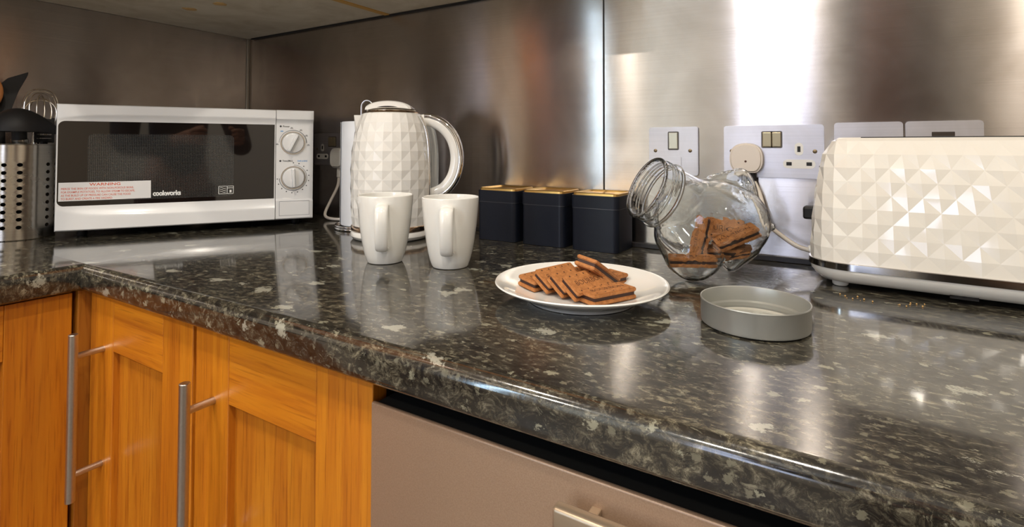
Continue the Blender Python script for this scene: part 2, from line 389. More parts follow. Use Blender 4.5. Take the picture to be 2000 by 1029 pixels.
# splashbacks
def panel(label, *a):
    return tag(obj('steel_splashback', box(*a, bev=0.0006), SPLASH), label, 'splashback')
panel('brushed steel splashback sheet left of the joint, behind the kettle', 0.002, 1.1390, -0.0002, 0.0035, Z(0.0), Z(0.507))
panel('brushed steel splashback sheet right of the joint, behind the sockets', 1.1416, 2.6, -0.0002, 0.0035, Z(0.0), Z(0.507))
panel('brushed steel splashback sheet on the left wall behind the microwave', -0.0035, 0.0002, -1.3, -0.002, Z(0.0), Z(0.507))
tag(obj('joint_strip', box(1.1392, 1.1414, 0.0012, 0.0036, Z(0), Z(0.507)), BLACK), 'thin dark joint line between the two back splashback sheets', 'joint strip')
bm = bmesh.new(); bx(bm, 0.0004, 0.0050, -0.0080, -0.0004, Z(0), Z(0.506), bev=0.001)
tag(obj('corner_strip', bm, mat('corner_metal', (0.34, 0.30, 0.24), 0.4, 0.8)), 'thin vertical metal strip in the splashback corner above the microwave', 'corner strip')
tag(obj('sealant_strip', box(0.53, 2.6, -0.007, -0.0003, Z(0.0002), Z(0.009), bev=0.001), mat('sealant', (0.018, 0.015, 0.014), 0.35)), 'dark sealant line where worktop meets the back splashback', 'sealant')

# worktops: postformed rounded front edge
def edge_profile():
    # (distance out from the wall, z)
    R1, R2, T, D = 0.013, 0.010, 0.040, 0.600
    p = [(0, 0)] + arcp(D-R1, -R1, R1, 90, 0, 8) + arcp(D-R2, -T+R2, R2, 0, -90, 6) + [(0, -T)]
    return p
prof = edge_profile()
bm = bmesh.new()
prism(bm, [(-u, z) for u, z in prof], lambda u, v, d: Vector((d, u, Z(v))), 0.525, 2.6)
wk = obj('worktop', bm, WORK, None, 30); tag(wk, 'black speckled laminate worktop along the back wall under the mugs and toaster', 'worktop')
bm = bmesh.new()
WL = 0.5246   # depth of the left run
prism(bm, [((u-0.6)+WL, z) for u, z in prof if u > 0] + [(0, -0.04), (0, 0)], lambda u, v, d: Vector((u, d, Z(v))), -1.34, -0.5915)
bx(bm, 0, 0.525, -0.5915, 0, Z(-0.04), Z(0))
wk2 = obj('worktop', bm, WORK, None, 30); tag(wk2, 'black speckled laminate worktop along the left wall under the microwave', 'worktop')

# wall cabinets (their undersides show at the top of the picture)
SX = 0.578
def wall_unit(label, x0, x1, y0, y1, face):
    t = thing('wall_cabinet', label, 'cabinet', (0, 0, 0))
    obj('carcass', box(x0, x1, y0, y1, Z(0.5075), Z(1.22), bev=0.001), UNDER, t)
    if face == 'y': obj('door', box(x0+.002, x1-.002, y0-.020, y0-.001, Z(0.5095), Z(1.22), bev=0.003), OAK_Z, t)
    else: obj('door', box(x1+.001, x1+.020, y0+.002, y1-.002, Z(0.5095), Z(1.22), bev=0.003), OAK_Z, t)
    return t
cu = wall_unit('cream underside of the corner wall cabinet above the microwave', 0.001, SX-.008, -0.62, -0.0015, 'y')
wall_unit('cream underside of the left wall cabinet beyond the corner one', 0.001, 0.30, -1.30, -0.645, 'x')
for x, y in ((0.215, -0.286), (0.322, -0.274)):
    b_ = bmesh.new(); lathe(b_, [(0, -0.0022), (0.006, -0.002), (0.013, -0.001), (0.015, 0.0)], 14, (x, y, Z(0.5075)))
    for v in b_.verts: v.co += Vector((random.uniform(-.003, .003), random.uniform(-.003, .003), 0))
    obj('glue_blob', b_, mat('glue', (0.62, 0.40, 0.16), 0.6), cu)
wall_unit('cream underside of the wall cabinet right of the raw edge strip', SX+.008, 1.12, -0.30, -0.0015, 'y')
tag(obj('edge_strip', box(SX-.0075, SX+.0075, -0.30, -0.0015, Z(0.5055), Z(0.55)), EDGE), 'orange raw wooden edge strip between the two wall cabinets', 'edge strip')
tag(obj('shadow_strip', box(0.02, 1.12, -0.0065, -0.0006, Z(0.503), Z(0.5072)), mat('shadow_line', (0.010, 0.008, 0.007), 0.7)), 'dark strip added as the shadow line where the back splashback meets the wall cabinets', 'sealant')  # dark strip built in to stand for shade under the wall cabinets

# ------------------------------------------------------------------ base cabinets
def bar_handle(parent, x, y, zt, length, mz, face_y):
    h = obj('handle', cyl(bmesh.new(), (x, y, Z(zt)), (x, y, Z(zt-length)), 0.0062, 28), HANDLE, parent, 40, 'brushed steel bar handle')
    bev = h.modifiers.new('b', 'BEVEL'); bev.width = 0.0008; bev.segments = 2; bev.limit_method = 'ANGLE'
    for z in mz:
        obj('post', cyl(bmesh.new(), (x, y+.003, Z(z)), (x, face_y+.0002, Z(z)), 0.0045, 20), HANDLE, h, 40)
    return h
def shaker_x(name, label, x0, x1, sl, sr, face, zt, zb, rail, handle=None):
    """shaker door facing -y"""
    t = thing(name, label, 'cabinet', ((x0+x1)/2, face+.3, 0))
    t.location = (0, 0, 0)
    obj('carcass', box(x0+.001, x1-.001, face+.021, -0.02, Z(-0.78), Z(-0.041)), mat('carcass_board', (0.05, 0.025, 0.012), 0.6), t)
    d = bpy.data.objects.new('door', None); C.objects.link(d); d.parent = t
    obj('stile', box(x0, sl, face, face+.019, Z(zb), Z(zt), bev=0.0012), OAK_Z, d)
    obj('stile', box(sr, x1, face, face+.019, Z(zb), Z(zt), bev=0.0012), OAK_Z, d)
    obj('rail', box(sl+.0002, sr-.0002, face+.0002, face+.019, Z(zt-rail), Z(zt), bev=0.0008), OAK_X, d)
    obj('rail', box(sl+.0002, sr-.0002, face+.0002, face+.019, Z(zb), Z(zb+rail), bev=0.0008), OAK_X, d)
    obj('panel', box(sl-.004, sr+.004, face+.0095, face+.016, Z(zb+rail-.004), Z(zt-rail+.004)), OAK_P, d)
    return t, d
FY = -0.580
t, d = shaker_x('base_cabinet', 'orange oak base cabinet nearest the corner with a steel bar handle', 0.5120, 0.8080, 0.588, 0.7325, FY, -0.046, -0.76, 0.0795)
# handle belongs to the door; thing > door > handle
bar_handle(d, 0.558, -0.6185, -0.0935, 0.243, (-0.1265, -0.2985), FY)
t, d = shaker_x('base_cabinet', 'orange oak base cabinet between the corner cabinet and the taupe dishwasher', 0.8155, 1.1310, 0.8885, 1.0478, FY, -0.046, -0.76, 0.0825)
bar_handle(d, 0.858, -0.6150, -0.0965, 0.243, (-0.1305, -0.2985), FY)
tag(obj('corner_post', box(0.4850, 0.5110, -0.597, -0.575, Z(-0.76), Z(-0.0412), bev=0.001), OAK_D), 'narrow darker oak post in the inner corner of the base cabinets', 'post')
tag(obj('divider_strip', box(0.8085, 0.8150, -0.575, -0.562, Z(-0.76), Z(-0.0412)), OAK_D), 'dark oak strip in the gap between the two back-run cabinet doors', 'strip')
# left run (faces +x)
t = thing('base_cabinet', 'orange oak base cabinet of the left run under the microwave end', 'cabinet')
FX = 0.505
obj('carcass', box(0.02, FX-.021, -1.10, -0.6025, Z(-0.78), Z(-0.041)), MATS['carcass_board'], t)
d = bpy.data.objects.new('door', None); C.objects.link(d); d.parent = t
obj('stile', box(FX-.019, FX, -0.6812, -0.6020, Z(-0.76), Z(-0.044), bev=0.0012), OAK_Z, d)
obj('stile', box(FX-.019, FX, -1.09, -1.011, Z(-0.76), Z(-0.044), bev=0.0012), OAK_Z, d)
obj('rail', box(FX-.019, FX-.0004, -1.0108, -0.6815, Z(-0.1235), Z(-0.044), bev=0.0008), OAK_Y, d)
obj('rail', box(FX-.019, FX-.0004, -1.0108, -0.6815, Z(-0.76), Z(-0.68), bev=0.0008), OAK_Y, d)
obj('panel', box(FX-.016, FX-.0095, -1.015, -0.677, Z(-0.69), Z(-0.12)), OAK_P, d)

# dishwasher
t = thing('dishwasher', 'taupe metallic dishwasher front under the worktop, right of the oak cabinets', 'dishwasher')
dd = obj('door', box(1.1350, 1.733, -0.5865, -0.5815, Z(-0.76), Z(-0.0610), bev=0.002, seg=3), FRIDGE, t, 40)
obj('inner_door', box(1.138, 1.730, -0.5814, -0.556, Z(-0.76), Z(-0.0625), bev=0.001), BLACK, dd)
obj('casing', box(1.138, 1.730, -0.555, -0.03, Z(-0.80), Z(-0.045)), BLACK, t)
h = obj('handle', box(1.3410, 1.56, -0.6110, -0.5995, Z(-0.0940), Z(-0.0745), bev=0.003, seg=3), mat('taupe_handle', (0.40, 0.31, 0.22), 0.32, 0.6), t, 40, 'slim horizontal bar handle')
for x in (1.366, 1.530): obj('bracket', box(x-.004, x+.004, -0.6000, -0.586, Z(-0.089), Z(-0.080), bev=.001), MATS['taupe_handle'], h)
t = thing('base_cabinet', 'oak base cabinet right of the dishwasher', 'cabinet')
obj('carcass', box(1.745, 2.6, -0.56, -0.02, Z(-0.78), Z(-0.041)), MATS['carcass_board'], t)
obj('door', box(1.745, 2.6, -0.58, -0.5605, Z(-0.76), Z(-0.046), bev=0.002), OAK_Z, t)

# ------------------------------------------------------------------ sockets and switches
def wall_plate(x0, x1, z0=0.1335, z1=0.2185, r=0.0045, th=0.0045):
    bm = bmesh.new(); prism(bm, rrect(x0, x1, Z(z0), Z(z1), r), lambda u, v, d: Vector((u, -0.0006-d, v)), 0, th)
    es = [e for e in bm.edges if all(v.co.y < -0.004 for v in e.verts) and len(e.link_faces) == 2 and abs(e.link_faces[0].normal.dot(e.link_faces[1].normal)) < 0.9]
    bmesh.ops.recalc_face_normals(bm, faces=bm.faces[:])
    bmesh.ops.bevel(bm, geom=[e for e in bm.edges if all(v.co.y < -0.004 for v in e.verts)], offset=0.001, segments=2, affect='EDGES', clamp_overlap=True)
    return bm
def pad(x0, x1, z0, z1, r, d0, d1):
    return prism(bmesh.new(), rrect(x0, x1, Z(z0), Z(z1), r, 4), lambda u, v, d: Vector((u, -d, v)), d0, d1)
def screw(x, z, parent):
    bm = bmesh.new(); lathe(bm, [(0, 0.0006), (0.0026, 0.0005), (0.0032, 0)], 20)
    xform(bm, Matrix.Translation((x, -0.0052, Z(z))) @ Matrix.Rotation(PI/2, 4, 'X'))
    s = obj('screw', bm, mat('screw_brass', (0.20, 0.15, 0.09), 0.35, 0.9), parent, True)
    return s
def rocker(x0, x1, z0, z1, parent, m):
    obj('switch_surround', pad(x0-.0018, x1+.0018, z0-.0018, z1+.0018, 0.002, 0.004, 0.0058), mat('switch_bezel', (0.07, 0.06, 0.05), 0.45), parent)
    bm = bmesh.new(); bx(bm, x0, x1, -0.0085, -0.005, Z(z0), Z(z1), bev=0.0010)
    for v in bm.verts:
        if v.co.y < -0.0065 and v.co.z < Z((z0+z1)/2): v.co.y += 0.0016
    return obj('switch_rocker', bm, m, parent)
def slots(parent, cx, small=False):
    # one UK outlet: earth above, live and neutral below; pale shuttered inserts
    INS = mat('shutter_white', (0.66, 0.64, 0.60), 0.4)
    for (a, b_, c, d_) in ((cx-.0060, cx+.0060, 0.1700, 0.1900),):
        f = obj('outlet_insert', pad(a, b_, c, d_, 0.0058, 0.0040, 0.0056), INS, parent)
        obj('pin_hole', pad(cx-.0022, cx+.0022, 0.1755, 0.1845, 0.0003, 0.0050, 0.0059), BLACK, f)
    f = obj('outlet_insert', pad(cx-.0225, cx+.0225, 0.1495, 0.1635, 0.0065, 0.0040, 0.0056), INS, parent)
    for s in (-1, 1): obj('pin_hole', pad(cx+s*.0140-.0038, cx+s*.0140+.0038, 0.1540, 0.1595, 0.0003, 0.0050, 0.0059), BLACK, f)
    return f
def double_socket(label, xc, m):
    t = thing('double_socket', label, 'socket', (0, 0, 0), group=None)
    obj('face_plate', wall_plate(xc-.0730, xc+.0730), PLATE, t)
    rocker(xc-.0135, xc-.0004, 0.1835, 0.2070, t, m); rocker(xc+.0004, xc+.0135, 0.1835, 0.2070, t, m)
    for s in (-1, 1): screw(xc+s*.0605, 0.1765, t)
    slots(t, xc-.0385); slots(t, xc+.0385)
    return t
double_socket('steel double socket in the middle of the splashback, above the glass jar', 1.4292, BRASS)
double_socket('shaded steel double socket between the microwave and the kettle', 0.3830, BRASS)
t = thing('switched_outlet', 'square steel switched outlet plate left of the double socket, behind the jar mouth', 'switch')
obj('face_plate', wall_plate(1.2285, 1.3145), PLATE, t)
rocker(1.2645, 1.2800, 0.1795, 0.2085, t, mat('pale_rocker', (0.58, 0.57, 0.50), 0.2, 0.8))
for x in (1.2405, 1.3010): screw(x, 0.1765, t)
f = obj('flex_cover', pad(1.259, 1.286, 0.142, 0.1665, 0.003, 0.004, 0.0062), PLATE, t)
t = tag(obj('blank_plate', wall_plate(1.5155, 1.6010, 0.1350, 0.2205), PLATE), 'plain steel blank plate just above the left part of the toaster', 'wall plate')
t = thing('socket_plate', 'steel socket plate with a dark slot above the right part of the toaster', 'wall plate')
obj('face_plate', wall_plate(1.6040, 1.6900, 0.1350, 0.2205), PLATE, t)
obj('slot', pad(1.6335, 1.6590, 0.1990, 0.2050, 0.0006, 0.0045, 0.0058), mat('dark_slot', (0.03, 0.018, 0.010), 0.4), t)

# plugs with their cables
def plug_top(parent_label, name, xc, zc, m, rx=0.0255, rz=0.026):
    pass
t = thing('mains_plug', 'round cream plug in the left side of the double socket above the glass jar', 'plug')
bm = bmesh.new()
poly = [(0.0248*math.copysign(abs(math.cos(a))**0.85, math.cos(a)), 0.0255*math.copysign(abs(math.sin(a))**0.80, math.sin(a))) for a in [2*PI*i/40 for i in range(40)]]
poly = [(u, max(v, -0.0225)) for u, v in poly]
for k, (s, dd) in enumerate(((1.0, 0.0), )):
    prism(bm, poly, lambda u, v, d: Vector((1.3925+u, -0.0056-d, Z(0.1640)+v)), 0, 0.019)
bmesh.ops.recalc_face_normals(bm, faces=bm.faces[:])
bmesh.ops.bevel(bm, geom=[e for e in bm.edges if all(v.co.y < -0.02 for v in e.verts)], offset=0.003, segments=3, affect='EDGES', clamp_overlap=True)
obj('plug_body', bm, PLUG, t, 40)
bm = bmesh.new(); lathe(bm, [(0, .0006), (0.0016, 0.0004), (0.0018, 0)], 12); xform(bm, Matrix.Translation((1.3925, -0.0246, Z(0.160))) @ Matrix.Rotation(PI/2, 4, 'X'))
obj('screw', bm, HOLE, t)
obj('cable_grip', cyl(bmesh.new(), (1.4010, -0.014, Z(0.1420)), (1.4030, -0.014, Z(0.128)), 0.0048, 14), BLACKPL, t, True)
obj('cable', tube(bmesh.new(), spline([(1.4025, -0.014, Z(0.130)), (1.412, -0.016, Z(0.108)), (1.420, -0.024, Z(0.080)), (1.428, -0.040, Z(0.062)), (1.448, -0.055, Z(0.048)), (1.4670, -0.062, Z(0.037)), (1.486, -0.064, Z(0.032))], 8), 0.0034, 12), CORD, t, True, 'cream cable running to the toaster')
t = thing('mains_plug', 'white kettle plug in the shaded socket behind the paper roll', 'plug')
bm = bmesh.new(); prism(bm, rrect(0.3975, 0.4465, Z(0.128), Z(0.179), 0.016, 6), lambda u, v, d: Vector((u, -0.0058-d, v)), 0, 0.022)
bmesh.ops.recalc_face_normals(bm, faces=bm.faces[:])
bmesh.ops.bevel(bm, geom=[e for e in bm.edges if all(v.co.y < -0.02 for v in e.verts)], offset=0.004, segments=3, affect='EDGES', clamp_overlap=True)
obj('plug_body', bm, WPLUG, t, 40)
obj('cable_grip', cyl(bmesh.new(), (0.4220, -0.015, Z(0.129)), (0.4225, -0.016, Z(0.104)), 0.0060, 14), WPLUG, t, True)
obj('cable', tube(bmesh.new(), spline([(0.4225, -0.016, Z(0.106)), (0.424, -0.022, Z(0.080)), (0.420, -0.040, Z(0.045)), (0.425, -0.060, Z(0.018)), (0.438, -0.066, Z(0.0075)), (0.465, -0.062, Z(0.0045)), (0.500, -0.040, Z(0.0042)), (0.545, -0.018, Z(0.0042)), (0.607, -0.0135, Z(0.0042)), (0.670, -0.026, Z(0.0042)), (0.7030, -0.0800, Z(0.0046))], 8), 0.0036, 12), CORD, t, True, 'white cable running to the kettle')

# ------------------------------------------------------------------ microwave
MWL = Vector((0.2170, -0.5340, WT)); e_ = Vector((0.52715, 0.84977, 0)); n_ = Vector((0.84977, -0.52715, 0))
ang = math.atan2(e_.y, e_.x)
t = thing('microwave', 'white microwave oven with a black glass door in the corner of the worktop', 'microwave', MWL, ang)
# local: x along the front, y = -outward, z up
def P3(x, z, d): return Vector((x, -d, z))     # d outward from the front face
Wm, H0, H1 = 0.4743, 0.016, 0.266
bm = bmesh.new()
foot = [(0.004, 0.022), (Wm-.004, 0.022), (Wm-.004, 0.20), (Wm-.090, 0.285), (0.100, 0.285), (0.004, 0.195)]
prism(bm, foot, lambda u, v, d: Vector((u, v, d)), H0+.003, H1-.003)
bmesh.ops.bevel(bm, geom=bm.edges[:], offset=0.003, segments=2, affect='EDGES')
obj('casing', bm, WHITEPL, t, 40)
for x, y in ((0.035, 0.045), (Wm-.035, 0.045), (Wm-.12, 0.17), (0.12, 0.17)):
    obj('foot', lathe(bmesh.new(), [(0, 0.0003), (0.008, 0.0003), (0.009, 0.004), (0.009, 0.0195)], 16, (x, y, 0)), BLACKPL, t, True)
XD = 0.3935                                     # split between the door and the control panel
GX0, GX1, GZ0, GZ1 = 0.0035, XD-0.0025, H0+0.0485, H0+0.2165
# door frame: profile with sculpted top and bottom, built as a grid over (x,z) with relief
def relief(x, z):
    # outward bulge of the white door frame: scooped bands above and below the glass
    h = z-H0; k = 1-math.exp(-max(0, x)/0.035)
    if h > 0.2165:
        c = 0.2185 + 0.0125*k; return 0.0060*min(1, (h-0.2165)/(c-0.2165))**1.6*k
    if h < 0.0485:
        c = 0.0465 - 0.0200*k; return 0.0060*min(1, (0.0485-h)/(0.0485-c))**1.3*k
    return 0.0
def grid_face(bm, xs, zs, hole, bulge, back=0.018):
    V = {}
    for i, x in enumerate(xs):
        for j, z in enumerate(zs):
            V[i, j] = bm.verts.new(P3(x, z, bulge(x, z)))
    for i in range(len(xs)-1):
        for j in range(len(zs)-1):
            cx, cz = (xs[i]+xs[i+1])/2, (zs[j]+zs[j+1])/2
            if hole and hole[0] < cx < hole[1] and hole[2] < cz < hole[3]: continue
            bm.faces.new((V[i, j], V[i+1, j], V[i+1, j+1], V[i, j+1]))
    r = bmesh.ops.extrude_face_region(bm, geom=bm.faces[:])
    for v in [g for g in r['geom'] if isinstance(g, bmesh.types.BMVert)]: v.co.y = back
    for v in [v for v in bm.verts if not v.link_faces]: bm.verts.remove(v)
def lin(a, b, n): return [a+(b-a)*i/n for i in range(n+1)]
xs = lin(0, GX0, 2)[:-1] + lin(GX0, GX1, 48)[:-1] + lin(GX1, XD-.0006, 1)
zs = lin(H0, GZ0, 22)[:-1] + [GZ0] + lin(GZ1, H1, 18)
bm = bmesh.new(); grid_face(bm, xs, zs, (GX0, GX1, GZ0, GZ1), relief)
# round the outer rim a little
for v in bm.verts:
    if v.co.y < 0.01:
        ed = min(v.co.x, v.co.z-H0, H1-v.co.z)
        if ed < 0.0006: v.co.y += 0.003
door = obj('door', bm, WHITEPL, t, 32)
gl = prism(bmesh.new(), rrect(GX0-.001, GX1+.001, GZ0-.001, GZ1+.001, 0.011, 6), P3, -0.004, -0.0004)
glass = obj('door_glass', gl, DOORGLASS, door, label='glossy black door glass')
# white corner fillets where the glass corners are rounded
for cx, cz, sx, sz in ((GX0, GZ0, 1, 1), (GX0, GZ1, 1, -1)):
    bm = bmesh.new()
    r_ = 0.011; pts = [(cx-.0005, cz-sz*.0005)] + [(cx+sx*r_-sx*r_*math.sin(a), cz+sz*r_-sz*r_*math.cos(a)) for a in [math.radians(90*i/8) for i in range(9)]]
    if sz < 0: pts = pts[::-1]
    prism(bm, pts, P3, -0.003, 0.0002)
    obj('corner_fillet', bm, WHITEPL, door)
obj('viewing_screen', prism(bmesh.new(), rrect(0.0505, 0.3095, H0+.0575, H0+.1915, 0.010, 5), P3, -0.0008, -0.0001), SCREEN, door, label='perforated grey viewing screen')
st = obj('warning_label', prism(bmesh.new(), [(0.0060, H0+.0585), (0.1572, H0+.0597), (0.1568, H0+.0958), (0.0060, H0+.0950)], P3, -0.0004, 0.0003), STICKER, door, label='pale sticker with red capital letters')
lines = ['PIERCE THE SKIN OF FOODS WITH NON-POROUS SKINS,', 'FOR EXAMPLE POTATOES, TO ALLOW STEAM TO ESCAPE,', 'AS THE BUILD UP OF PRESSURE CAN CAUSE THE FOOD', 'TO BURST AND CREATE A FIRE HAZARD.']
bm = text_bm('WARNING', 0.0078, lambda x, y, z: P3(0.0800+x, H0+.0880+y, 0.00035+z), 0.00005, 'CENTER', 1.35, 0.00012)
for i, s in enumerate(lines):
    join(bm, text_bm(s, 0.0056, lambda x, y, z, i=i: P3(0.0100+x, H0+.0808-i*.0066+y, 0.00035+z), 0.00005, 'LEFT', (0.142, 0.142, 0.137, 0.100)[i]/(len(s)*0.0056*0.66), 0.00006))
obj('label_print', bm, REDINK, st)
bm = text_bm('cookworks', 0.0140, lambda x, y, z: P3(0.1605+x, H0+.0640+y, 0.0001+z), 0.00008, 'LEFT', 0.84, 0.0006, 0.92)
obj('logo', bm, WHITEINK, door, label='white lowercase lettering')
bm = bmesh.new()
ix, iz, iw, ih = 0.2800, H0+.0625, 0.0295, 0.0175
for a in ((ix, iz, ix+iw, iz+.001), (ix, iz+ih-.001, ix+iw, iz+ih), (ix, iz, ix+.001, iz+ih), (ix+iw-.001, iz, ix+iw, iz+ih), (ix+.0165, iz, ix+.0175, iz+ih), (ix+.0175, iz+.0125, ix+iw, iz+.0135), (ix+.0215, iz+.003, ix+.0255, iz+.0085)):
    prism(bm, [(a[0], a[1]), (a[2], a[1]), (a[2], a[3]), (a[0], a[3])], P3, 0, 0.0003)
for k in range(3):
    pts = [P3(ix+.0025+.012*i/10, iz+.0045+.0042*k+.0012*math.sin(i/10*2*PI), 0.0002) for i in range(11)]
    tube(bm, pts, 0.00045, 6)
obj('grill_symbol', bm, WHITEINK, door, label='small white wave and oven symbol')
# control panel
def prelief(x, z):
    h = z-H0; c = 0.047-.004*((x-XD)/0.08)
    if h > 0.2175: return 0.0075*min(1, (h-0.2175)/0.012)**1.6
    if h < c: return 0.004*min(1, (c-h)/0.003)
    return 0.0
xs = lin(XD+.0006, Wm, 14); zs = lin(H0, H0+.050, 20)[:-1] + lin(H0+.050, H0+.214, 6)[:-1] + lin(H0+.214, H1, 14)
bm = bmesh.new(); grid_face(bm, xs, zs, None, prelief)
for v in bm.verts:
    if v.co.y < 0.01 and min(Wm-v.co.x, v.co.z-H0, H1-v.co.z) < 0.0006: v.co.y += 0.003
cp = obj('control_panel', bm, WHITEPL, t, 32)
def knob(x, z, rot, label):
    k = obj('dial_ring', xform(lathe(bmesh.new(), [(0.0242, 0.0), (0.0242, 0.0012), (0.0268, 0.0012), (0.0268, 0.0)], 40, close=True), Matrix.Translation((x, 0, z)) @ Matrix.Rotation(PI/2, 4, 'X')), DARKCHROME, cp, True)
    bm = lathe(bmesh.new(), [(0.0232, -0.002), (0.0232, 0.006), (0.0222, 0.0085), (0.019, 0.0095), (0, 0.0098)], 40)
    g = bmesh.new(); bx(g, -0.0048, 0.0048, -0.0212, 0.0212, 0.004, 0.0200, bev=0.0022, seg=3)
    for v in g.verts:
        if v.co.z > 0.012: v.co.x *= 0.55
    xform(g, Matrix.Rotation(rot, 4, 'Z')); join(bm, g)
    xform(bm, Matrix.Translation((x, 0, z)) @ Matrix.Rotation(PI/2, 4, 'X'))
    obj('dial', bm, WHITEPL, k, 40, label)
    return k
knob(0.4300, H0+.1748, -0.45, 'white power dial turned to the right'); knob(0.4315, H0+.0945, 0.05, 'white timer dial pointing straight up')
bm = bmesh.new(); bb = bmesh.new()
def tick(x, z, w_, h_, B): prism(B, [(x-w_/2, z-h_/2), (x+w_/2, z-h_/2), (x+w_/2, z+h_/2), (x-w_/2, z+h_/2)], P3, -0.0005, 0.0003)
# scale arcs
def arc_line(cx, cz, r, a0, a1, th, B):
    N_ = 36; pts = []
    for i in range(N_+1):
        a = math.radians(a0+(a1-a0)*i/N_); rr = r
        pts.append((cx+(rr+th*(.4+.6*i/N_))*math.cos(a), cz+(rr+th*(.4+.6*i/N_))*math.sin(a)))
    for i in range(N_, -1, -1):
        a = math.radians(a0+(a1-a0)*i/N_); pts.append((cx+r*math.cos(a), cz+r*math.sin(a)))
    for i in range(N_):
        q = [pts[i], pts[i+1], pts[2*N_+1-i-1], pts[2*N_+1-i]]
        prism(B, q, P3, -0.0005, 0.0003)
arc_line(0.4300, H0+.1748, 0.0290, 178, 0, 0.0014, bm); b2 = bmesh.new(); arc_line(0.4315, H0+.0945, 0.0290, 88, -178, 0.0012, b2)
for i, a in enumerate((185, 95, 60, 30, -8)):
    x = 0.4300+0.0338*math.cos(math.radians(a)); z = H0+.1748+0.0345*math.sin(math.radians(a)); tick(x, z+.0012, .004, .0010, bm); tick(x, z-.0008, .006, .0010, bm)
for i in range(14):
    a = math.radians(90-i*20.5); tick(0.4315+0.0340*math.cos(a), H0+.0945+0.0345*math.sin(a), .0022, .0022, b2)
lathe_c = [(0.0022*math.cos(2*PI*i/14), 0.0022*math.sin(2*PI*i/14)) for i in range(14)]
prism(bm, [(0.4035+u, H0+.2130+v) for u, v in lathe_c], P3, -0.0005, 0.0003); prism(b2, [(0.4035+u, H0+.1335+v) for u, v in lathe_c], P3, -0.0005, 0.0003)
join(bm, text_bm('Power', 0.0055, lambda x, y, z: P3(0.4080+x, H0+.2112+y, 0.0002+z), 0.0001, fat=0.00008))
join(b2, text_bm('Time(Min)', 0.0052, lambda x, y, z: P3(0.4080+x, H0+.1318+y, 0.0002+z), 0.0001, fat=0.00008))
join(bb, text_bm('Defrost(kg)', 0.0046, lambda x, y, z: P3(0.4400+x, H0+.1318+y, 0.0002+z), 0.0001, fat=0.00008))
obj('power_markings', bm, INK, cp); obj('timer_markings', b2, INK, cp); obj('defrost_markings', bb, BLUEINK, cp, label='blue defrost markings')
b3 = bmesh.new(); tick(0.4300-0.024, H0+.1748+.027, .006, .002, b3); obj('power_symbol', b3, BLUEINK, cp, label='small blue symbol')
bm = bmesh.new()
bx0, bx1, bz0, bz1 = 0.4020, 0.4665, H0+.0085, H0+.0415
for a in ((bx0, bz0, bx1, bz0+.0006), (bx0, bz1-.0006, bx1, bz1), (bx0, bz0, bx0+.0006, bz1), (bx1-.0006, bz0, bx1, bz1)):
    prism(bm, [(a[0], a[1]), (a[2], a[1]), (a[2], a[3]), (a[0], a[3])], P3, 0.0035, 0.0043)
obj('door_release_button', bm, mat('grey_line', (0.20, 0.20, 0.23), 0.4), cp, label='outlined rectangular door button')

# ------------------------------------------------------------------ utensil holder and utensils
UC = Vector((0.115, -0.557, WT))
t = thing('utensil_holder', 'perforated stainless steel utensil holder at the left edge beside the microwave', 'utensil holder', UC)
bm = bmesh.new()
RC, HC, ncol = 0.056, 0.186, 15
view_a = math.atan2(-0.956-UC.y, 1.5186-UC.x)
def cylp(a, z): return Vector((RC*math.cos(a), RC*math.sin(a), z))
zr = [0.0006, 0.022] + [0.022+0.0150*(k+1) for k in range(9)] + [HC]
zr = [0.0008, 0.018] + [0.018+0.0151*(k+1) for k in range(9)] + [HC]
nf = 4
for c in range(ncol):
    a0 = view_a + math.radians(24)*(c-0.5); a1 = a0+math.radians(24); skip = c in (1, 6, 11)
    for r_ in range(len(zr)-1):
        z0_, z1_ = zr[r_], zr[r_+1]
        outer = [(a0+(a1-a0)*i/nf, z0_) for i in range(nf)] + [(a1, z0_+(z1_-z0_)*i/nf) for i in range(nf)] + [(a1-(a1-a0)*i/nf, z1_) for i in range(nf)] + [(a0, z1_-(z1_-z0_)*i/nf) for i in range(nf)]
        hole_ = (1 <= r_ <= 9) and not skip
        vo = [bm.verts.new(cylp(*p)) for p in outer]
        if hole_:
            am, zm = (a0+a1)/2, (z0_+z1_)/2; vi = []
            for k, p in enumerate(outer):
                th = 2*PI*k/len(outer) - 3*PI/4
                vi.append(bm.verts.new(cylp(am+0.0044/RC*math.cos(th), zm+0.0037*math.sin(th))))
            for k in range(len(vo)):
                j = (k+1) % len(vo); bm.faces.new((vo[k], vo[j], vi[j], vi[k]))
        else:
            ctr = bm.verts.new(cylp((a0+a1)/2, (z0_+z1_)/2))
            for k in range(len(vo)):
                j = (k+1) % len(vo); bm.faces.new((vo[k], vo[j], ctr))
bmesh.ops.remove_doubles(bm, verts=bm.verts[:], dist=1e-5)
body = obj('perforated_wall', bm, [CAN, mat('can_inside_shaded', (0.05, 0.035, 0.02), 0.5, 0.5)], t, 50)  # inside and hole edges coloured darker to stand in for shade
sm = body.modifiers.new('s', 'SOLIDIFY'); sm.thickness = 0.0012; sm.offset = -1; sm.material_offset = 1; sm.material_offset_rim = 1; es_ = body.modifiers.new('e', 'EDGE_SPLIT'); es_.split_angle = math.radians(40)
obj('rim', tube(bmesh.new(), [(0.0557*math.cos(2*PI*i/48), 0.0557*math.sin(2*PI*i/48), HC) for i in range(48)], 0.0014, 8, True), CAN, t, True)
obj('base', lathe(bmesh.new(), [(0, 0.0003), (0.0555, 0.0003), (0.0565, 0.0015), (0.0565, 0.004), (0.054, 0.004), (0, 0.004)], 40), CAN, t, True)
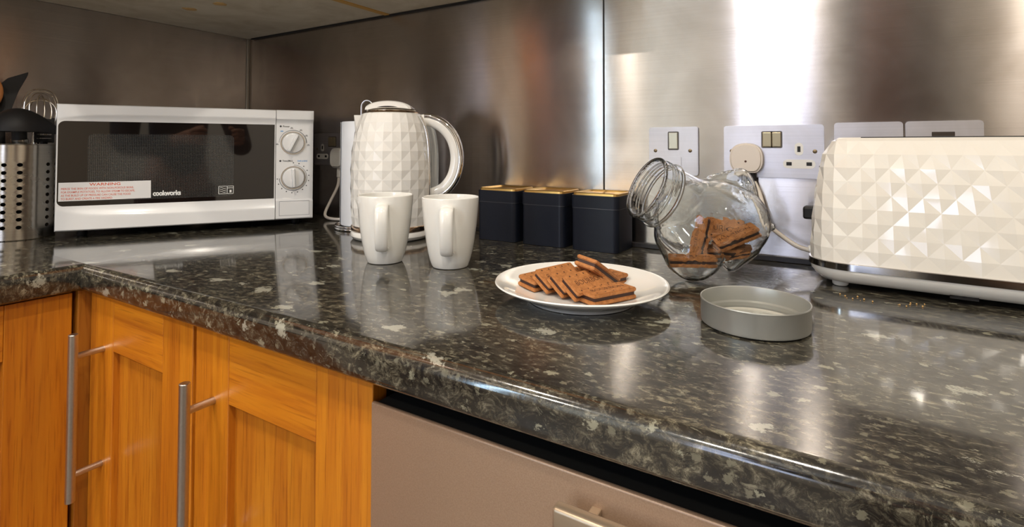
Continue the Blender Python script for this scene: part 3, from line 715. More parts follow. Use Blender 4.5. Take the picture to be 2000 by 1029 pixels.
def loc(a, b_, z):    # a to the right as seen by the camera, b away, about the holder
    dv = Vector((UC.x-1.5186, UC.y+0.956, 0)).normalized(); rt = Vector((dv.y*-1, dv.x, 0))*-1
    return UC + rt*a + dv*b_ + Vector((0, 0, z))
# ladle, bowl upside down with a pouring tip to the right
t = thing('ladle', 'black nylon ladle with its bowl turned down, topmost in the utensil holder', 'ladle', loc(0, 0, 0.1))
off = t.location.copy()
bm = bmesh.new(); n1_, n2_ = 28, 12
rings = []
for j in range(n2_+1):
    ph = (PI/2)*j/n2_
    ring = []
    for i in range(n1_):
        a = 2*PI*i/n1_; ra = 0.044
        tip = max(0, math.cos(a))**10*0.022*math.sin(ph)**3
        x = (ra+tip)*math.sin(ph)*math.cos(a); y = ra*math.sin(ph)*math.sin(a); z = 0.046*math.cos(ph) - tip*.25
        ring.append((x, y, z))
    rings.append(ring)
def addrings(s):
    out = []
    for ring in rings: out.append([bm.verts.new(loc(-0.004+p[0]*s, -0.036+p[1]*s, 0.211+p[2]*s)-off) for p in ring])
    return out
o1 = addrings(1.0); o2 = addrings(0.95)
for S in (o1, o2):
    for a, b_ in zip(S[:-1], S[1:]):
        for i in range(n1_): bm.faces.new((a[i], a[(i+1) % n1_], b_[(i+1) % n1_], b_[i]))
for i in range(n1_): bm.faces.new((o1[-1][i], o1[-1][(i+1) % n1_], o2[-1][(i+1) % n1_], o2[-1][i]))
bmesh.ops.remove_doubles(bm, verts=bm.verts[:], dist=1e-5)
obj('bowl', bm, BLACKPL, t, True)
obj('handle', tube(bmesh.new(), [loc(-.004, -.036, .250)-off, loc(-.002, -.030, .20)-off, loc(0.002, -.016, 0.12)-off, loc(.004, -.010, .012)-off], [0.012, 0.013, 0.009, 0.008], 12, sec=(1, .6)), BLACKPL, t, True)
obj('ferrule', tube(bmesh.new(), [loc(-.002, -.0285, .196)-off, loc(-.001, -.027, .188)-off], 0.0142, 16, sec=(1, .65)), CAN, t, True)
# spatula blade
t = thing('spatula', 'black pointed spatula blade rising behind the ladle', 'spatula', loc(-.02, .02, 0.1)); off = t.location.copy()
bm = bmesh.new()
sh = [(-0.050, 0.235), (-0.040, 0.300), (-0.022, 0.322), (0.000, 0.333), (0.010, 0.338), (0.008, 0.328), (-0.006, 0.296), (-0.014, 0.262), (-0.018, 0.235)]
prism(bm, sh, lambda u, v, d: loc(u, 0.032+d+(v-.23)*.12, v)-off, 0, 0.004); bmesh.ops.bevel(bm, geom=bm.edges[:], offset=0.0012, segments=2, affect='EDGES')
obj('blade', bm, BLACKPL, t, 40)
obj('handle', tube(bmesh.new(), [loc(-.033, .034, .240)-off, loc(-.028, .032, .15)-off, loc(-.022, .028, .012)-off], [.011, .007, .007], 10, sec=(1, .6)), BLACKPL, t, True)
# wooden spoon
t = thing('wooden_spoon', 'orange brown wooden spoon at the far left of the utensil holder', 'spoon', loc(-.045, 0, 0.1)); off = t.location.copy()
bm = bmesh.new()
bmesh.ops.create_icosphere(bm, subdivisions=3, radius=1.0)
for v in bm.verts: v.co = loc(-0.049+v.co.x*0.0225, 0.016+v.co.y*.006, 0.290+v.co.z*0.034)-off
obj('bowl', bm, WOODSP, t, True)
obj('handle', tube(bmesh.new(), [loc(-.053, .016, .264)-off, loc(-.044, .012, .19)-off, loc(-.034, .006, .014)-off], [.006, .005, .005], 10), WOODSP, t, True)
# whisk
t = thing('whisk', 'wire balloon whisk between the ladle and the microwave', 'whisk', loc(.02, .02, 0.1)); off = t.location.copy()
WIRE = mat('whisk_wire', (0.75, 0.66, 0.52), 0.18, 1.0)
for k in range(7):
    a = PI*k/7; pts = []
    for i in range(25):
        s = -1+2*i/24; hgt = 1-abs(s)**2.4; wdt = 0.036*math.copysign(abs(math.sin(s*PI/2*1.0))**0.9, s)*(1-0.72*abs(s)**5)
        pts.append(loc(0.030+wdt*math.cos(a)*1.0, 0.046+wdt*math.sin(a)*.8, 0.205+0.098*hgt*(1-.04*k))-off)
    obj('wire', tube(bmesh.new(), pts, 0.0009, 6), WIRE, t, True)
obj('handle', tube(bmesh.new(), [loc(.026, .037, .212)-off, loc(.021, .030, .16)-off, loc(.010, .020, .014)-off], [.008, .0075, .0065], 14), CAN, t, True)
# slotted turner between (black bars visible right of the ladle)
t = thing('slotted_turner', 'black slotted turner edge beside the whisk, under the ladle tip', 'turner', loc(.03, -.01, 0.1)); off = t.location.copy()
bm = bmesh.new()
for k in range(4):
    bx(bm, 0, 1, 0, 1, 0, 1)
bm.free(); bm = bmesh.new()
for k in range(5):
    z_ = 0.200+0.0085*k
    prism(bm, rrect(0.022, 0.050, z_, z_+0.0055, .001, 2), lambda u, v, d: loc(u, 0.019+d, v)-off, 0, 0.003)
prism(bm, rrect(0.020, 0.0245, 0.191, 0.242, .001, 2), lambda u, v, d: loc(u, 0.019+d, v)-off, -.0002, 0.0032)
prism(bm, rrect(0.0475, 0.052, 0.191, 0.242, .001, 2), lambda u, v, d: loc(u, 0.019+d, v)-off, -.0002, 0.0032)
prism(bm, rrect(0.020, 0.052, 0.190, 0.198, .001, 2), lambda u, v, d: loc(u, 0.019+d, v)-off, 0, 0.003)
obj('blade', bm, BLACKPL, t)
obj('handle', tube(bmesh.new(), [loc(.036, .0205, .192)-off, loc(.032, .016, .10)-off, loc(.024, .002, .012)-off], [.006, .006, .006], 10), BLACKPL, t, True)

# ------------------------------------------------------------------ faceted shells (kettle, toaster)
def faceted(bm, ringf, ncols, zrows, amp):
    """quilted diamonds: staggered rows, the middle of every horizontal diagonal is raised"""
    rows, mids = [], []
    for j, z in enumerate(zrows):
        o = 0.5 if j % 2 else 0.0
        rows.append([bm.verts.new(ringf((i+o)/ncols, z)[0]) for i in range(ncols)])
        mm = []
        for i in range(ncols):
            p, nrm = ringf((i+o+0.5)/ncols, z); mm.append(bm.verts.new(p+nrm*(amp if 0 < j < len(zrows)-1 else 0)))
        mids.append(mm)
    for j in range(len(rows)-1):
        a, b_, ma, mb = rows[j], rows[j+1], mids[j], mids[j+1]
        for i in range(ncols):
            i2 = (i+1) % ncols
            ap = b_[i] if j % 2 == 0 else b_[i2]         # apex above the lower edge i-i2
            bm.faces.new((a[i], ma[i], ap)); bm.faces.new((ma[i], a[i2], ap))
            dn = a[i2] if j % 2 == 0 else a[i]           # apex below the upper edge i-i2
            bm.faces.new((b_[i], dn, mb[i])); bm.faces.new((mb[i], dn, b_[i2]))
    return [v for p in zip(rows[-1], mids[-1]) for v in p]

# kettle
KC = Vector((0.7450, -0.1580, WT)); RX = R.copy()
t = thing('kettle', 'white quilted jug kettle with a chrome rimmed handle behind the two mugs', 'kettle', KC, yaw)
def krad(z):
    pts = [(0.018, .0760), (0.045, .0780), (0.09, .0795), (0.14, .0800), (0.18, .0775), (0.21, .0725), (0.235, .0655), (0.252, .0590)]
    for (a, ra), (b_, rb) in zip(pts[:-1], pts[1:]):
        if z <= b_: u = (z-a)/(b_-a); return ra+(rb-ra)*u
    return pts[-1][1]
def kring(s, z):
    a = 2*PI*s; d = Vector((math.cos(a), math.sin(a), 0)); return d*krad(z)+Vector((0, 0, z)), d
bm = bmesh.new()
zz = [0.0270 + (0.248-0.0270)*i/12 for i in range(13)]
top0 = faceted(bm, kring, 14, zz, 0.0013)
top = [bm.verts.new(Vector((0.0560*math.cos(PI*i/14), 0.0560*math.sin(PI*i/14), 0.250))) for i in range(28)]
for i in range(28): bm.faces.new((top0[i], top0[(i+1) % 28], top[(i+1) % 28], top[i]))
bm.faces.new(top)
obj('jug_body', bm, KWHITE, t)
obj('collar', lathe(bmesh.new(), [(0.0585, 0.2445), (0.0565, 0.2490), (0.0535, 0.2530), (0.050, 0.2545), (0, 0.2545)], 48), COPPER, t, True, 'bronze toned rim')
bm = lathe(bmesh.new(), [(0.0515, 0.2535), (0.0525, 0.2555), (0.050, 0.2575), (0.040, 0.2605), (0.020, 0.2625), (0, 0.2630)], 48)
lid = obj('lid', bm, mat('lid_chrome', (0.50, 0.46, 0.40), 0.12, 1.0), t, True)
bm = bmesh.new()    # white arched cover of the lid
AN = 20
out_ = [(-0.0035-0.0465*math.cos(PI*i/AN), 0.2565+0.0185*math.sin(PI*i/AN)**0.9) for i in range(AN+1)]
in_ = [(-0.0035-0.0300*math.cos(PI*i/AN), 0.2565+0.0085*math.sin(PI*i/AN)) for i in range(AN+1)]
def arch(y, s_): return [[bm.verts.new(Vector((x*s_-.0035*(1-s_), y, 0.2560+(z-0.2560)*s_))) for x, z in c] for c in (out_, in_)]
A1, A2, A3, A4 = arch(-0.026, .90), arch(-0.022, 1.0), arch(0.022, 1.0), arch(0.026, .90)
def band_(a, b_):
    for i in range(AN): bm.faces.new((a[i], a[i+1], b_[i+1], b_[i]))
for P_, Q_ in ((A1, A2), (A2, A3), (A3, A4)): band_(P_[0], Q_[0]); band_(P_[1], Q_[1])
band_(A1[0], A1[1]); band_(A4[0], A4[1])
for k in (0, AN):
    for P_, Q_ in ((A1, A2), (A2, A3), (A3, A4)): bm.faces.new((P_[0][k], Q_[0][k], Q_[1][k], P_[1][k]))
obj('lid_cover', bm, KWHITE, lid, 40, 'white arched lid top')
obj('band', lathe(bmesh.new(), [(0.0765, 0.0175), (0.0790, 0.0185), (0.0792, 0.0255), (0.0775, 0.0280), (0.074, 0.0280)], 60), COPPER, t, True, 'dark bronze band')
b_ = obj('power_base', lathe(bmesh.new(), [(0, 0.0006), (0.072, 0.0006), (0.0765, 0.003), (0.0800, 0.008), (0.0795, 0.0140), (0.0770, 0.0176), (0.070, 0.018), (0, 0.018)], 60), KWHITE, t, True)
# spout to the left
bm = bmesh.new()
def sp(x, y, z): return bm.verts.new(Vector((x, y, z)))
v = [sp(-.056, -.018, .246), sp(-.056, .018, .246), sp(-.078, 0, .247), sp(-.070, -.010, .222), sp(-.070, .010, .222), sp(-.0745, 0, .200), sp(-.05, 0, .21)]
for f_ in ((0, 1, 2), (0, 2, 3), (1, 4, 2), (2, 5, 3), (2, 4, 5), (0, 3, 6), (3, 5, 6), (5, 4, 6), (4, 1, 6), (1, 0, 6)): bm.faces.new([v[i] for i in f_])
obj('spout', bm, KWHITE, t)
# handle: chrome outside, white inside
hp = spline([(0.056, -0.0, 0.236), (0.078, 0, 0.2355), (0.104, 0, 0.2225), (0.124, 0, 0.196), (0.1315, 0, 0.160), (0.125, 0, 0.124), (0.106, 0, 0.098), (0.082, 0, 0.0880), (0.070, 0, 0.0870)], 6)
hd = obj('handle', tube(bmesh.new(), hp, 0.0125, 18, sec=(1.0, 0.72), up=(0, 1, 0)), KWHITE, t, True)
hp2 = []
for i, p in enumerate(hp[3:-6]):
    j = i+3; tg = (hp[j+1]-hp[j-1]).normalized(); nrm = Vector((tg.z, 0, -tg.x)); nrm = -nrm if nrm.dot(p-Vector((0.07, 0, 0.16))) < 0 else nrm
    hp2.append(p+nrm*0.0080)
obj('chrome_backing', tube(bmesh.new(), hp2, 0.0100, 14, sec=(0.72, 1.0), up=(0, 1, 0)), CHROME, hd, True, 'chrome strip along the outside of the handle')
vs = spline([(0.0605, -0.022, 0.244), (0.0705, -0.022, 0.222), (0.0770, -0.022, 0.190), (0.0790, -0.022, 0.140), (0.0785, -0.022, 0.085)], 5)
obj('chrome_strip', tube(bmesh.new(), vs, 0.0032, 10), CHROME, t, True, 'chrome strip where the handle meets the jug')
bm = bmesh.new(); g = spline([(0.0675, 0, 0.232), (0.0760, 0, 0.205), (0.0805, 0, 0.165), (0.0805, 0, 0.095)], 5); tube(bm, g, 0.011, 14, sec=(1.3, 0.35), up=(0, 1, 0))
obj('water_gauge', bm, mat('gauge_grey', (0.35, 0.36, 0.36), 0.15, 0.3), t, True, 'grey water level window')

# ------------------------------------------------------------------ kitchen roll on wire stand
KR = Vector((0.607, -0.0960, WT))
t = thing('kitchen_roll', 'white kitchen paper roll behind the kettle', 'paper roll', KR)
bm = bmesh.new(); lathe(bm, [(0.020, 0.0095), (0.0545, 0.0095), (0.0550, 0.012), (0.0550, 0.236), (0.0540, 0.238), (0.020, 0.238)], 64, close=True)
obj('paper', bm, PAPER, t, True)
bm = bmesh.new()    # loose sheet end lying on the roll
pl = [(0.0555+0.0012*i/12, math.radians(195+40*i/12)) for i in range(13)]
A = [bm.verts.new(Vector((r_*math.cos(a), r_*math.sin(a), 0.011))) for r_, a in pl]; B = [bm.verts.new(Vector((r_*math.cos(a), r_*math.sin(a), 0.2375))) for r_, a in pl]
for i in range(12): bm.faces.new((A[i], A[i+1], B[i+1], B[i]))
r = bmesh.ops.extrude_face_region(bm, geom=bm.faces[:])
for v in [g for g in r['geom'] if isinstance(g, bmesh.types.BMVert)]: v.co = Vector((v.co.x*1.006, v.co.y*1.006, v.co.z))
obj('loose_sheet', bm, PAPER, t, True)
obj('card_core', lathe(bmesh.new(), [(0.0188, 0.010), (0.0198, 0.010), (0.0198, 0.2375), (0.0188, 0.2375)], 32, close=True), mat('card', (0.4, 0.3, 0.2), 0.8), t, True)
t = thing('roll_stand', 'chrome wire stand holding the kitchen roll, with a looped top', 'stand', KR)
obj('base_ring', tube(bmesh.new(), [(0.067*math.cos(2*PI*i/56), 0.067*math.sin(2*PI*i/56), 0.0032) for i in range(56)], 0.0027, 10, True), CHROME, t, True)
obj('ring', tube(bmesh.new(), [(0.067*math.cos(2*PI*i/56), 0.067*math.sin(2*PI*i/56), 0.0084+0*i) for i in range(56)], 0.0020, 10, True), CHROME, t, True)
obj('cross_wire', tube(bmesh.new(), [(-0.067, 0, 0.0045), (0.067, 0, 0.0045)], 0.0022, 8), CHROME, t, True)
lp = [Vector((-0.0130, 0, 0.005)), Vector((-0.0130, 0, 0.270))] + [Vector((-0.0130*math.cos(PI*i/12), 0, 0.2735+0.0145*math.sin(PI*i/12))) for i in range(13)] + [Vector((0.0130, 0, 0.268)), Vector((0.0130, 0, 0.005))]
bm = tube(bmesh.new(), lp, 0.0020, 10); xform(bm, Matrix.Rotation(yaw, 4, 'Z'))
obj('looped_rod', bm, CHROME, t, True)

# ------------------------------------------------------------------ mugs
def mug(loc_, label, hang):
    t = thing('mug', label, 'mug', loc_, 0, group=None)
    outer = [(0, 0.0025), (0.022, 0.0025), (0.0245, 0.0006), (0.0268, 0.0010), (0.0283, 0.0035), (0.0312, 0.0120), (0.0338, 0.0220), (0.0368, 0.0380), (0.0402, 0.0620), (0.0424, 0.0850), (0.0438, 0.1035)]
    inner = [(0.0436, 0.1058), (0.0426, 0.1066), (0.0414, 0.1058), (0.0400, 0.088), (0.0375, 0.060), (0.0320, 0.030), (0.0265, 0.0105), (0.018, 0.0062), (0, 0.0060)]
    b = obj('mug_body', lathe(bmesh.new(), outer+inner, 64), CHINA, t, True)
    pts = spline([(0.0375, 0, 0.0930), (0.0500, 0, 0.0935), (0.0590, 0, 0.0880), (0.0620, 0, 0.0720), (0.0590, 0, 0.0500), (0.0530, 0, 0.0330), (0.0450, 0, 0.0265), (0.0310, 0, 0.0285)], 5)
    bm = tube(bmesh.new(), pts, 0.0058, 16, sec=(0.60, 1.65), up=(0, 1, 0)); xform(bm, Matrix.Rotation(hang, 4, 'Z'))
    obj('handle', bm, CHINA, t, True)
    return t
def face_cam(x, y): return math.atan2(-0.956-y, 1.5186-x)
mug((0.9010, -0.3330, WT), 'left white china mug, in front of the kettle', face_cam(.901, -.333)-0.10)
mug((1.0105, -0.3050, WT), 'right white china mug, nearer the black tins', face_cam(1.0105, -.305)-0.10)

# ------------------------------------------------------------------ tins
def tin(x, label):
    t = thing('storage_tin', label, 'tin', (x, -0.044, WT), 0, group='black square tins with gold lids')
    h = 0.0445
    def slab(z0, z1, hw, r_):
        return prism(bmesh.new(), rrect(-hw, hw, -hw*0.93, hw*0.93, r_, 5), lambda u, v, d: Vector((u, v, d)), z0, z1)
    obj('tin_body', slab(0.0006, 0.078, 0.0440, 0.010), BLACKTIN, t, 40)
    l = obj('tin_lid', slab(0.0755, 0.0975, 0.0450, 0.0105), BLACKTIN, t, 40)
    obj('lid_seam', slab(0.0745, 0.0756, 0.0446, 0.010), mat('tin_edge', (0.10, 0.10, 0.11), 0.3, 0.6), l, 40)
    bm = bmesh.new()
    def ringp(hw, z): return [bm.verts.new(Vector((u, v, z))) for u, v in rrect(-hw, hw, -hw*.93, hw*.93, 0.0100*hw/.045, 5)]
    prs = [ringp(0.0425, 0.0974), ringp(0.0420, 0.1010), ringp(0.0405, 0.1022), ringp(0.0385, 0.1010), ringp(0.0360, 0.0988), ringp(0.028, 0.0985)]
    for a, b_ in zip(prs[:-1], prs[1:]):
        n = len(a)
        for i in range(n): bm.faces.new((a[i], a[(i+1) % n], b_[(i+1) % n], b_[i]))
    bm.faces.new(prs[-1])
    obj('gold_tray_top', bm, GOLD, l, 40, 'gold pressed lid top')
    return t
tin(0.9500, 'black square tin with a gold lid top, leftmost beside the right mug')
tin(1.0515, 'black square tin with a gold lid top, middle of the three')
tin(1.1545, 'black square tin with a gold lid top, rightmost, next to the glass jar')

# ------------------------------------------------------------------ plate
PC = Vector((1.2530, -0.3610, WT))
t = tag(obj('plate', lathe(bmesh.new(), [(0, 0.0040), (0.055, 0.0040), (0.0590, 0.0008), (0.0640, 0.0006), (0.0665, 0.0040), (0.080, 0.0095), (0.0950, 0.0165), (0.1020, 0.0195), (0.1036, 0.0212), (0.1026, 0.0226), (0.0996, 0.0220), (0.0900, 0.0175), (0.0780, 0.0125), (0.066, 0.0090), (0.055, 0.0080), (0, 0.0078)], 96), CHINA, None, True, loc=None), 'round white china plate holding the chocolate biscuits', 'plate')
t.location = PC

# ------------------------------------------------------------------ bourbon biscuits
BL, BW, BT = 0.0635, 0.0300, 0.0046     # length, width, wafer thickness
def wafer_bm(z0, top):
    bm = bmesh.new(); prism(bm, rrect(-BL/2, BL/2, -BW/2, BW/2, 0.0022, 4), lambda u, v, d: Vector((u, v, d)), z0, z0+BT)
    bmesh.ops.recalc_face_normals(bm, faces=bm.faces[:])
    bmesh.ops.bevel(bm, geom=[e for e in bm.edges if abs(e.verts[0].co.z-e.verts[1].co.z) < 1e-6], offset=0.0010, segments=2, affect='EDGES', clamp_overlap=True)
    return bm
def biscuit(loc_, rot, label, group=None):
    t = thing('bourbon_biscuit', label, 'biscuit', loc_, 0, group)
    t.rotation_euler = rot
    obj('wafer', wafer_bm(-0.0065, False), BISC, t, 40); wt_ = obj('wafer', wafer_bm(0.0019, True), BISC, t, 40)
    obj('cream_filling', prism(bmesh.new(), rrect(-BL/2+.0015, BL/2-.0015, -BW/2+.0015, BW/2-.0015, .002, 3), lambda u, v, d: Vector((u, v, d)), -0.0022, 0.0022), FILL, t)
    bm = bmesh.new(); zt = 0.0065
    for i in range(5):
        for s in (-1, 1):
            lathe(bm, [(0, 0.00012), (0.00105, 0.00008), (0.0011, -0.0003)], 10, (-0.0240+0.0120*i, s*0.0108, zt))
    join(bm, text_bm('BOURBON', 0.0098, lambda x, y, z: Vector((x, y-.0034, zt+z)), 0.00012, 'CENTER', 1.02, -0.00012))
    obj('stamped_pattern', bm, HOLE, wt_)
    return t
def eul(Lv, up):
    """rotation with local x along Lv and local z close to up"""
    Lv = Vector(Lv).normalized(); n = (Vector(up)-Lv*Vector(up).dot(Lv)).normalized(); y = n.cross(Lv)
    return Matrix((Lv, y, n)).transposed().to_euler()
Lh = Vector((0.270, 0.963, 0)).normalized(); Sh = Vector((0.963, -0.270, 0)).normalized()
def tilt(c, al): # width axis slopes down towards +Sh by al; normal leans to +Sh
    return eul(Lh, Vector((0, 0, 1))*math.cos(al)+Sh*math.sin(al))
def leaning(lowx, lowy, al, zlow):
    """position from the lower near corner line: (lowx,lowy) world of the bottom edge centre"""
    wdir = -Sh*math.cos(al)+Vector((0, 0, 1))*math.sin(al); n = Vector((0, 0, 1))*math.cos(al)+Sh*math.sin(al)
    return Vector((lowx, lowy, WT+zlow)) + wdir*(BW/2) + n*0.0065
TA = math.radians(35)
first = None
def place(c, rot, label):
    global first
    if first is None:
        first = biscuit(c, rot, label, 'bourbon biscuits on the plate'); return first
    o = copy_tree(first); o.location = c; o.rotation_euler = rot; o['label'] = label; o['group'] = 'bourbon biscuits on the plate'; return o
def near_end(px, py, al, zl):     # px,py: near end of the low edge
    return leaning(px+Lh.x*BL/2, py+Lh.y*BL/2, al, zl)
place(near_end(1.2674, -0.4105, TA, 0.0095), tilt(0, TA), 'chocolate biscuit stamped BOURBON, rightmost of the leaning row on the plate')
place(near_end(1.2490, -0.4055, TA, 0.0095), tilt(0, TA), 'chocolate biscuit second in the leaning row, half hidden by the stamped one')
place(near_end(1.2262, -0.3990, TA-.05, 0.0095), tilt(0, TA-.05), 'chocolate biscuit third in the leaning row, with a dotted top edge')
place(Vector((1.2030, -0.3610, WT+0.0170)), eul(Lh, (0.14, 0, 1)), 'chocolate biscuit lying at the left end of the pile')
L5 = Vector((0.45, 0.893, 0)).normalized()
place(Vector((1.2935, -0.3790, WT+0.0160)), eul(L5, (0.0, 0, 1)), 'chocolate biscuit lying flat at the front right of the plate')
place(Vector((1.2671, -0.3420, WT+0.0310)), eul(Vector((0.15, 0.86, -0.50)), (0.22, 0.35, 1)), 'chocolate biscuit perched highest on the pile, tipping down to the right')
place(Vector((1.2660, -0.3180, WT+0.0165)), eul(Vector((0.25, 0.96, -0.05)), (0.06, 0, 1)), 'chocolate biscuit tucked under the highest one at the back')

# ------------------------------------------------------------------ glass jar (tilted), built as one implicit surface
JO = Vector((1.3610, -0.1640, WT)); jr = Vector((0.979, 0.2045, 0)); jb = Vector((-0.2045, 0.979, 0))
JM = Matrix.Translation(JO) @ Matrix(((jr.x, jb.x, 0, 0), (jr.y, jb.y, 0, 0), (0, 0, 1, 0), (0, 0, 0, 1)))
ax = Vector((-0.76, -0.47, 0.44)).normalized(); MO = Vector((-0.0800, -0.0440, 0.1275))
def smin(a, b, k):
    h = np.clip(0.5+0.5*(b-a)/k, 0, 1); return b*(1-h)+a*h-k*h*(1-h)
def sdf(X, Y, Zc):
    def ell(c, r_):
        x, y, z = (X-c[0])/r_[0], (Y-c[1])/r_[1], (Zc-c[2])/r_[2]
        k0 = np.sqrt(x*x+y*y+z*z)+1e-9; k1 = np.sqrt((x/r_[0])**2+(y/r_[1])**2+(z/r_[2])**2)+1e-9
        return k0*(k0-1)/k1
    def cap(a, b, ra, rb):
        a = np.array(a); b = np.array(b); ba = b-a
        h = np.clip(((X-a[0])*ba[0]+(Y-a[1])*ba[1]+(Zc-a[2])*ba[2])/(ba@ba), 0, 1)
        return np.sqrt((X-a[0]-ba[0]*h)**2+(Y-a[1]-ba[1]*h)**2+(Zc-a[2]-ba[2]*h)**2)-(ra+(rb-ra)*h)
    def cyl_(a, b, r_, rd):
        a = np.array(a, float); b = np.array(b, float); L_ = np.linalg.norm(b-a); u = (b-a)/L_
        px, py, pz = X-(a[0]+b[0])/2, Y-(a[1]+b[1])/2, Zc-(a[2]+b[2])/2
        h = px*u[0]+py*u[1]+pz*u[2]; rr = np.sqrt(np.maximum(px*px+py*py+pz*pz-h*h, 0))
        dx, dy = rr-r_+rd, np.abs(h)-L_/2+rd
        return np.minimum(np.maximum(dx, dy), 0)+np.sqrt(np.maximum(dx, 0)**2+np.maximum(dy, 0)**2)-rd
    d = ell((0.003, 0.004, 0.078), (0.079, 0.064, 0.061))
    d = smin(d, cyl_((0.005, 0.010, 0.112), (0.058, 0.026, 0.126), 0.031, 0.009), 0.0025)      # upper stub
    d = smin(d, cap((-0.036, -0.026, 0.062), (-0.020, -0.034, 0.042), 0.036, 0.0405), 0.0025)     # lower bulge
    d = smin(d, cyl_((0.020, 0.0, 0.060), (0.050, -0.012, 0.026), 0.029, 0.012), 0.0025)         # lower right stub
    d = smin(d, cap((0.036, 0.01, 0.078), (0.083, 0.006, 0.074), 0.036, 0.005), 0.005)          # pointed end
    nb = MO-ax*0.075
    d = smin(d, cyl_(tuple(nb), tuple(MO+ax*0.03), 0.0445, 0.004), 0.004)                        # neck
    return d
gs = 0.0026; lo = np.array([-0.135, -0.10, -0.008]); n3 = np.array([92, 80, 72])
gx, gy, gz = [lo[i]+gs*np.arange(n3[i]) for i in range(3)]
GX_, GY_, GZ_ = np.meshgrid(gx, gy, gz, indexing='ij'); S = sdf(GX_, GY_, GZ_)
def surface_nets(S):
    ins = S < 0; nx, ny, nz = S.shape; acc = np.zeros((nx-1, ny-1, nz-1, 3)); cnt = np.zeros((nx-1, ny-1, nz-1))
    cor = [(i, j, k) for i in (0, 1) for j in (0, 1) for k in (0, 1)]
    def sub(c): return S[c[0]:nx-1+c[0], c[1]:ny-1+c[1], c[2]:nz-1+c[2]]
    for a in cor:
        for axn in range(3):
            if a[axn] == 1: continue
            b_ = list(a); b_[axn] = 1; A_, B_ = sub(a), sub(b_); ch = (A_ < 0) != (B_ < 0)
            tt = np.where(ch, A_/(A_-B_+1e-12), 0)
            for q in range(3): acc[..., q] += np.where(ch, a[q]+(tt if q == axn else 0), 0)
            cnt += ch
    act = cnt > 0; idx = -np.ones(act.shape, int); idx[act] = np.arange(act.sum())
    I = np.argwhere(act); V = (I+acc[act]/cnt[act][:, None])*gs+lo; faces = []
    for axn in range(3):
        sl0 = [slice(None)]*3; sl1 = [slice(None)]*3; sl0[axn] = slice(0, -1); sl1[axn] = slice(1, None)
        ch = ins[tuple(sl0)] != ins[tuple(sl1)]
        o = [(axn+1) % 3, (axn+2) % 3]
        for p in np.argwhere(ch):
            if p[o[0]] == 0 or p[o[1]] == 0 or p[o[0]] >= S.shape[o[0]]-1 or p[o[1]] >= S.shape[o[1]]-1: continue
            q = []
            for du, dv in ((0, 0), (1, 0), (1, 1), (0, 1)):
                c = list(p); c[o[0]] -= du; c[o[1]] -= dv; q.append(idx[tuple(c)])
            if min(q) < 0: continue
            faces.append(q if ins[tuple(p)] else q[::-1])
    return V, faces
Vj, Fj = surface_nets(S)
for _ in range(3):      # project onto the true surface
    h_ = 5e-4; d0 = sdf(Vj[:, 0], Vj[:, 1], Vj[:, 2])
    g_ = np.stack([sdf(Vj[:, 0]+h_*(i == 0), Vj[:, 1]+h_*(i == 1), Vj[:, 2]+h_*(i == 2))-d0 for i in range(3)], 1)/h_
    g_ /= np.linalg.norm(g_, axis=1)[:, None]+1e-9; Vj = Vj-g_*d0[:, None]*0.8
bm = bmesh.new(); vv = [bm.verts.new(Vector(p)) for p in Vj]
for f_ in Fj:
    try: bm.faces.new([vv[i] for i in f_])
    except ValueError: pass
bmesh.ops.bisect_plane(bm, geom=bm.verts[:]+bm.edges[:]+bm.faces[:], plane_co=MO, plane_no=ax, clear_outer=True)
bmesh.ops.recalc_face_normals(bm, faces=bm.faces[:])
mz = min(v.co.z for v in bm.verts)
for v in bm.verts: v.co.z = max(v.co.z - mz + 0.0008, 0.0008)
jar_dz = -mz+0.0008
JT = thing('glass_jar', 'clear glass jar tipped on its side with biscuits inside', 'jar', JO, math.atan2(jr.y, jr.x))
jb_o = obj('jar_body', bm, GLASS, JT, 60)
s = jb_o.modifiers.new('s', 'SOLIDIFY'); s.thickness = 0.0028; s.offset = -1; s.use_even_offset = True; s.thickness_clamp = 0.5
MO2 = MO+Vector((0, 0, jar_dz))
def ring_at(dist, R_, r_, n=72, twist=0.0, turns=1.0):
    q = ax.to_track_quat('Z', 'Y'); pts = []
    m_ = int(n*turns)
    for i in range(m_):
        a = 2*PI*i/n; pts.append(MO2 + q @ Vector((R_*math.cos(a), R_*math.sin(a), dist+twist*i/n)))
    return pts
bm = tube(bmesh.new(), ring_at(0.0004, 0.0432, 0.0026), 0.0026, 12, True)
obj('lip', bm, GLASS, jb_o, True)
bm = tube(bmesh.new(), ring_at(-0.0200, 0.0447, 0.0015, 72, 0.0045, 2.6), 0.0013, 8)
obj('screw_thread', bm, GLASS, jb_o, True)
obj('neck_bead', tube(bmesh.new(), ring_at(-0.0265, 0.0458, 0.0026), 0.0026, 10, True), GLASS, jb_o, True)
# biscuits lying in the jar
def jarb(a, b_, z, Lv, up, label):
    p = JM @ Vector((a, b_, z)); M3 = JM.to_3x3()
    o = copy_tree(first); o.location = p; o.rotation_euler = eul(M3 @ Vector(Lv), M3 @ Vector(up)); o['label'] = label; o['group'] = 'bourbon biscuits in the jar'; return o
jarb(-0.021, -0.028, 0.0260, (1, 0.15, 0.02), (0, 0, 1), 'chocolate biscuit lying flat at the bottom left inside the glass jar')
jarb(0.026, 0.012, 0.0345, (1, -0.12, 0.06), (0, -0.1, 1), 'chocolate biscuit lying flat at the bottom right inside the glass jar')
jarb(-0.010, 0.006, 0.0510, (0.22, 0.1, 1), (-1, -0.5, 0.25), 'chocolate biscuit standing on end inside the glass jar')
jarb(0.017, 0.026, 0.0640, (1, 0.1, -0.10), (0.1, -1, 0.35), 'chocolate biscuit leaning at the back inside the glass jar')
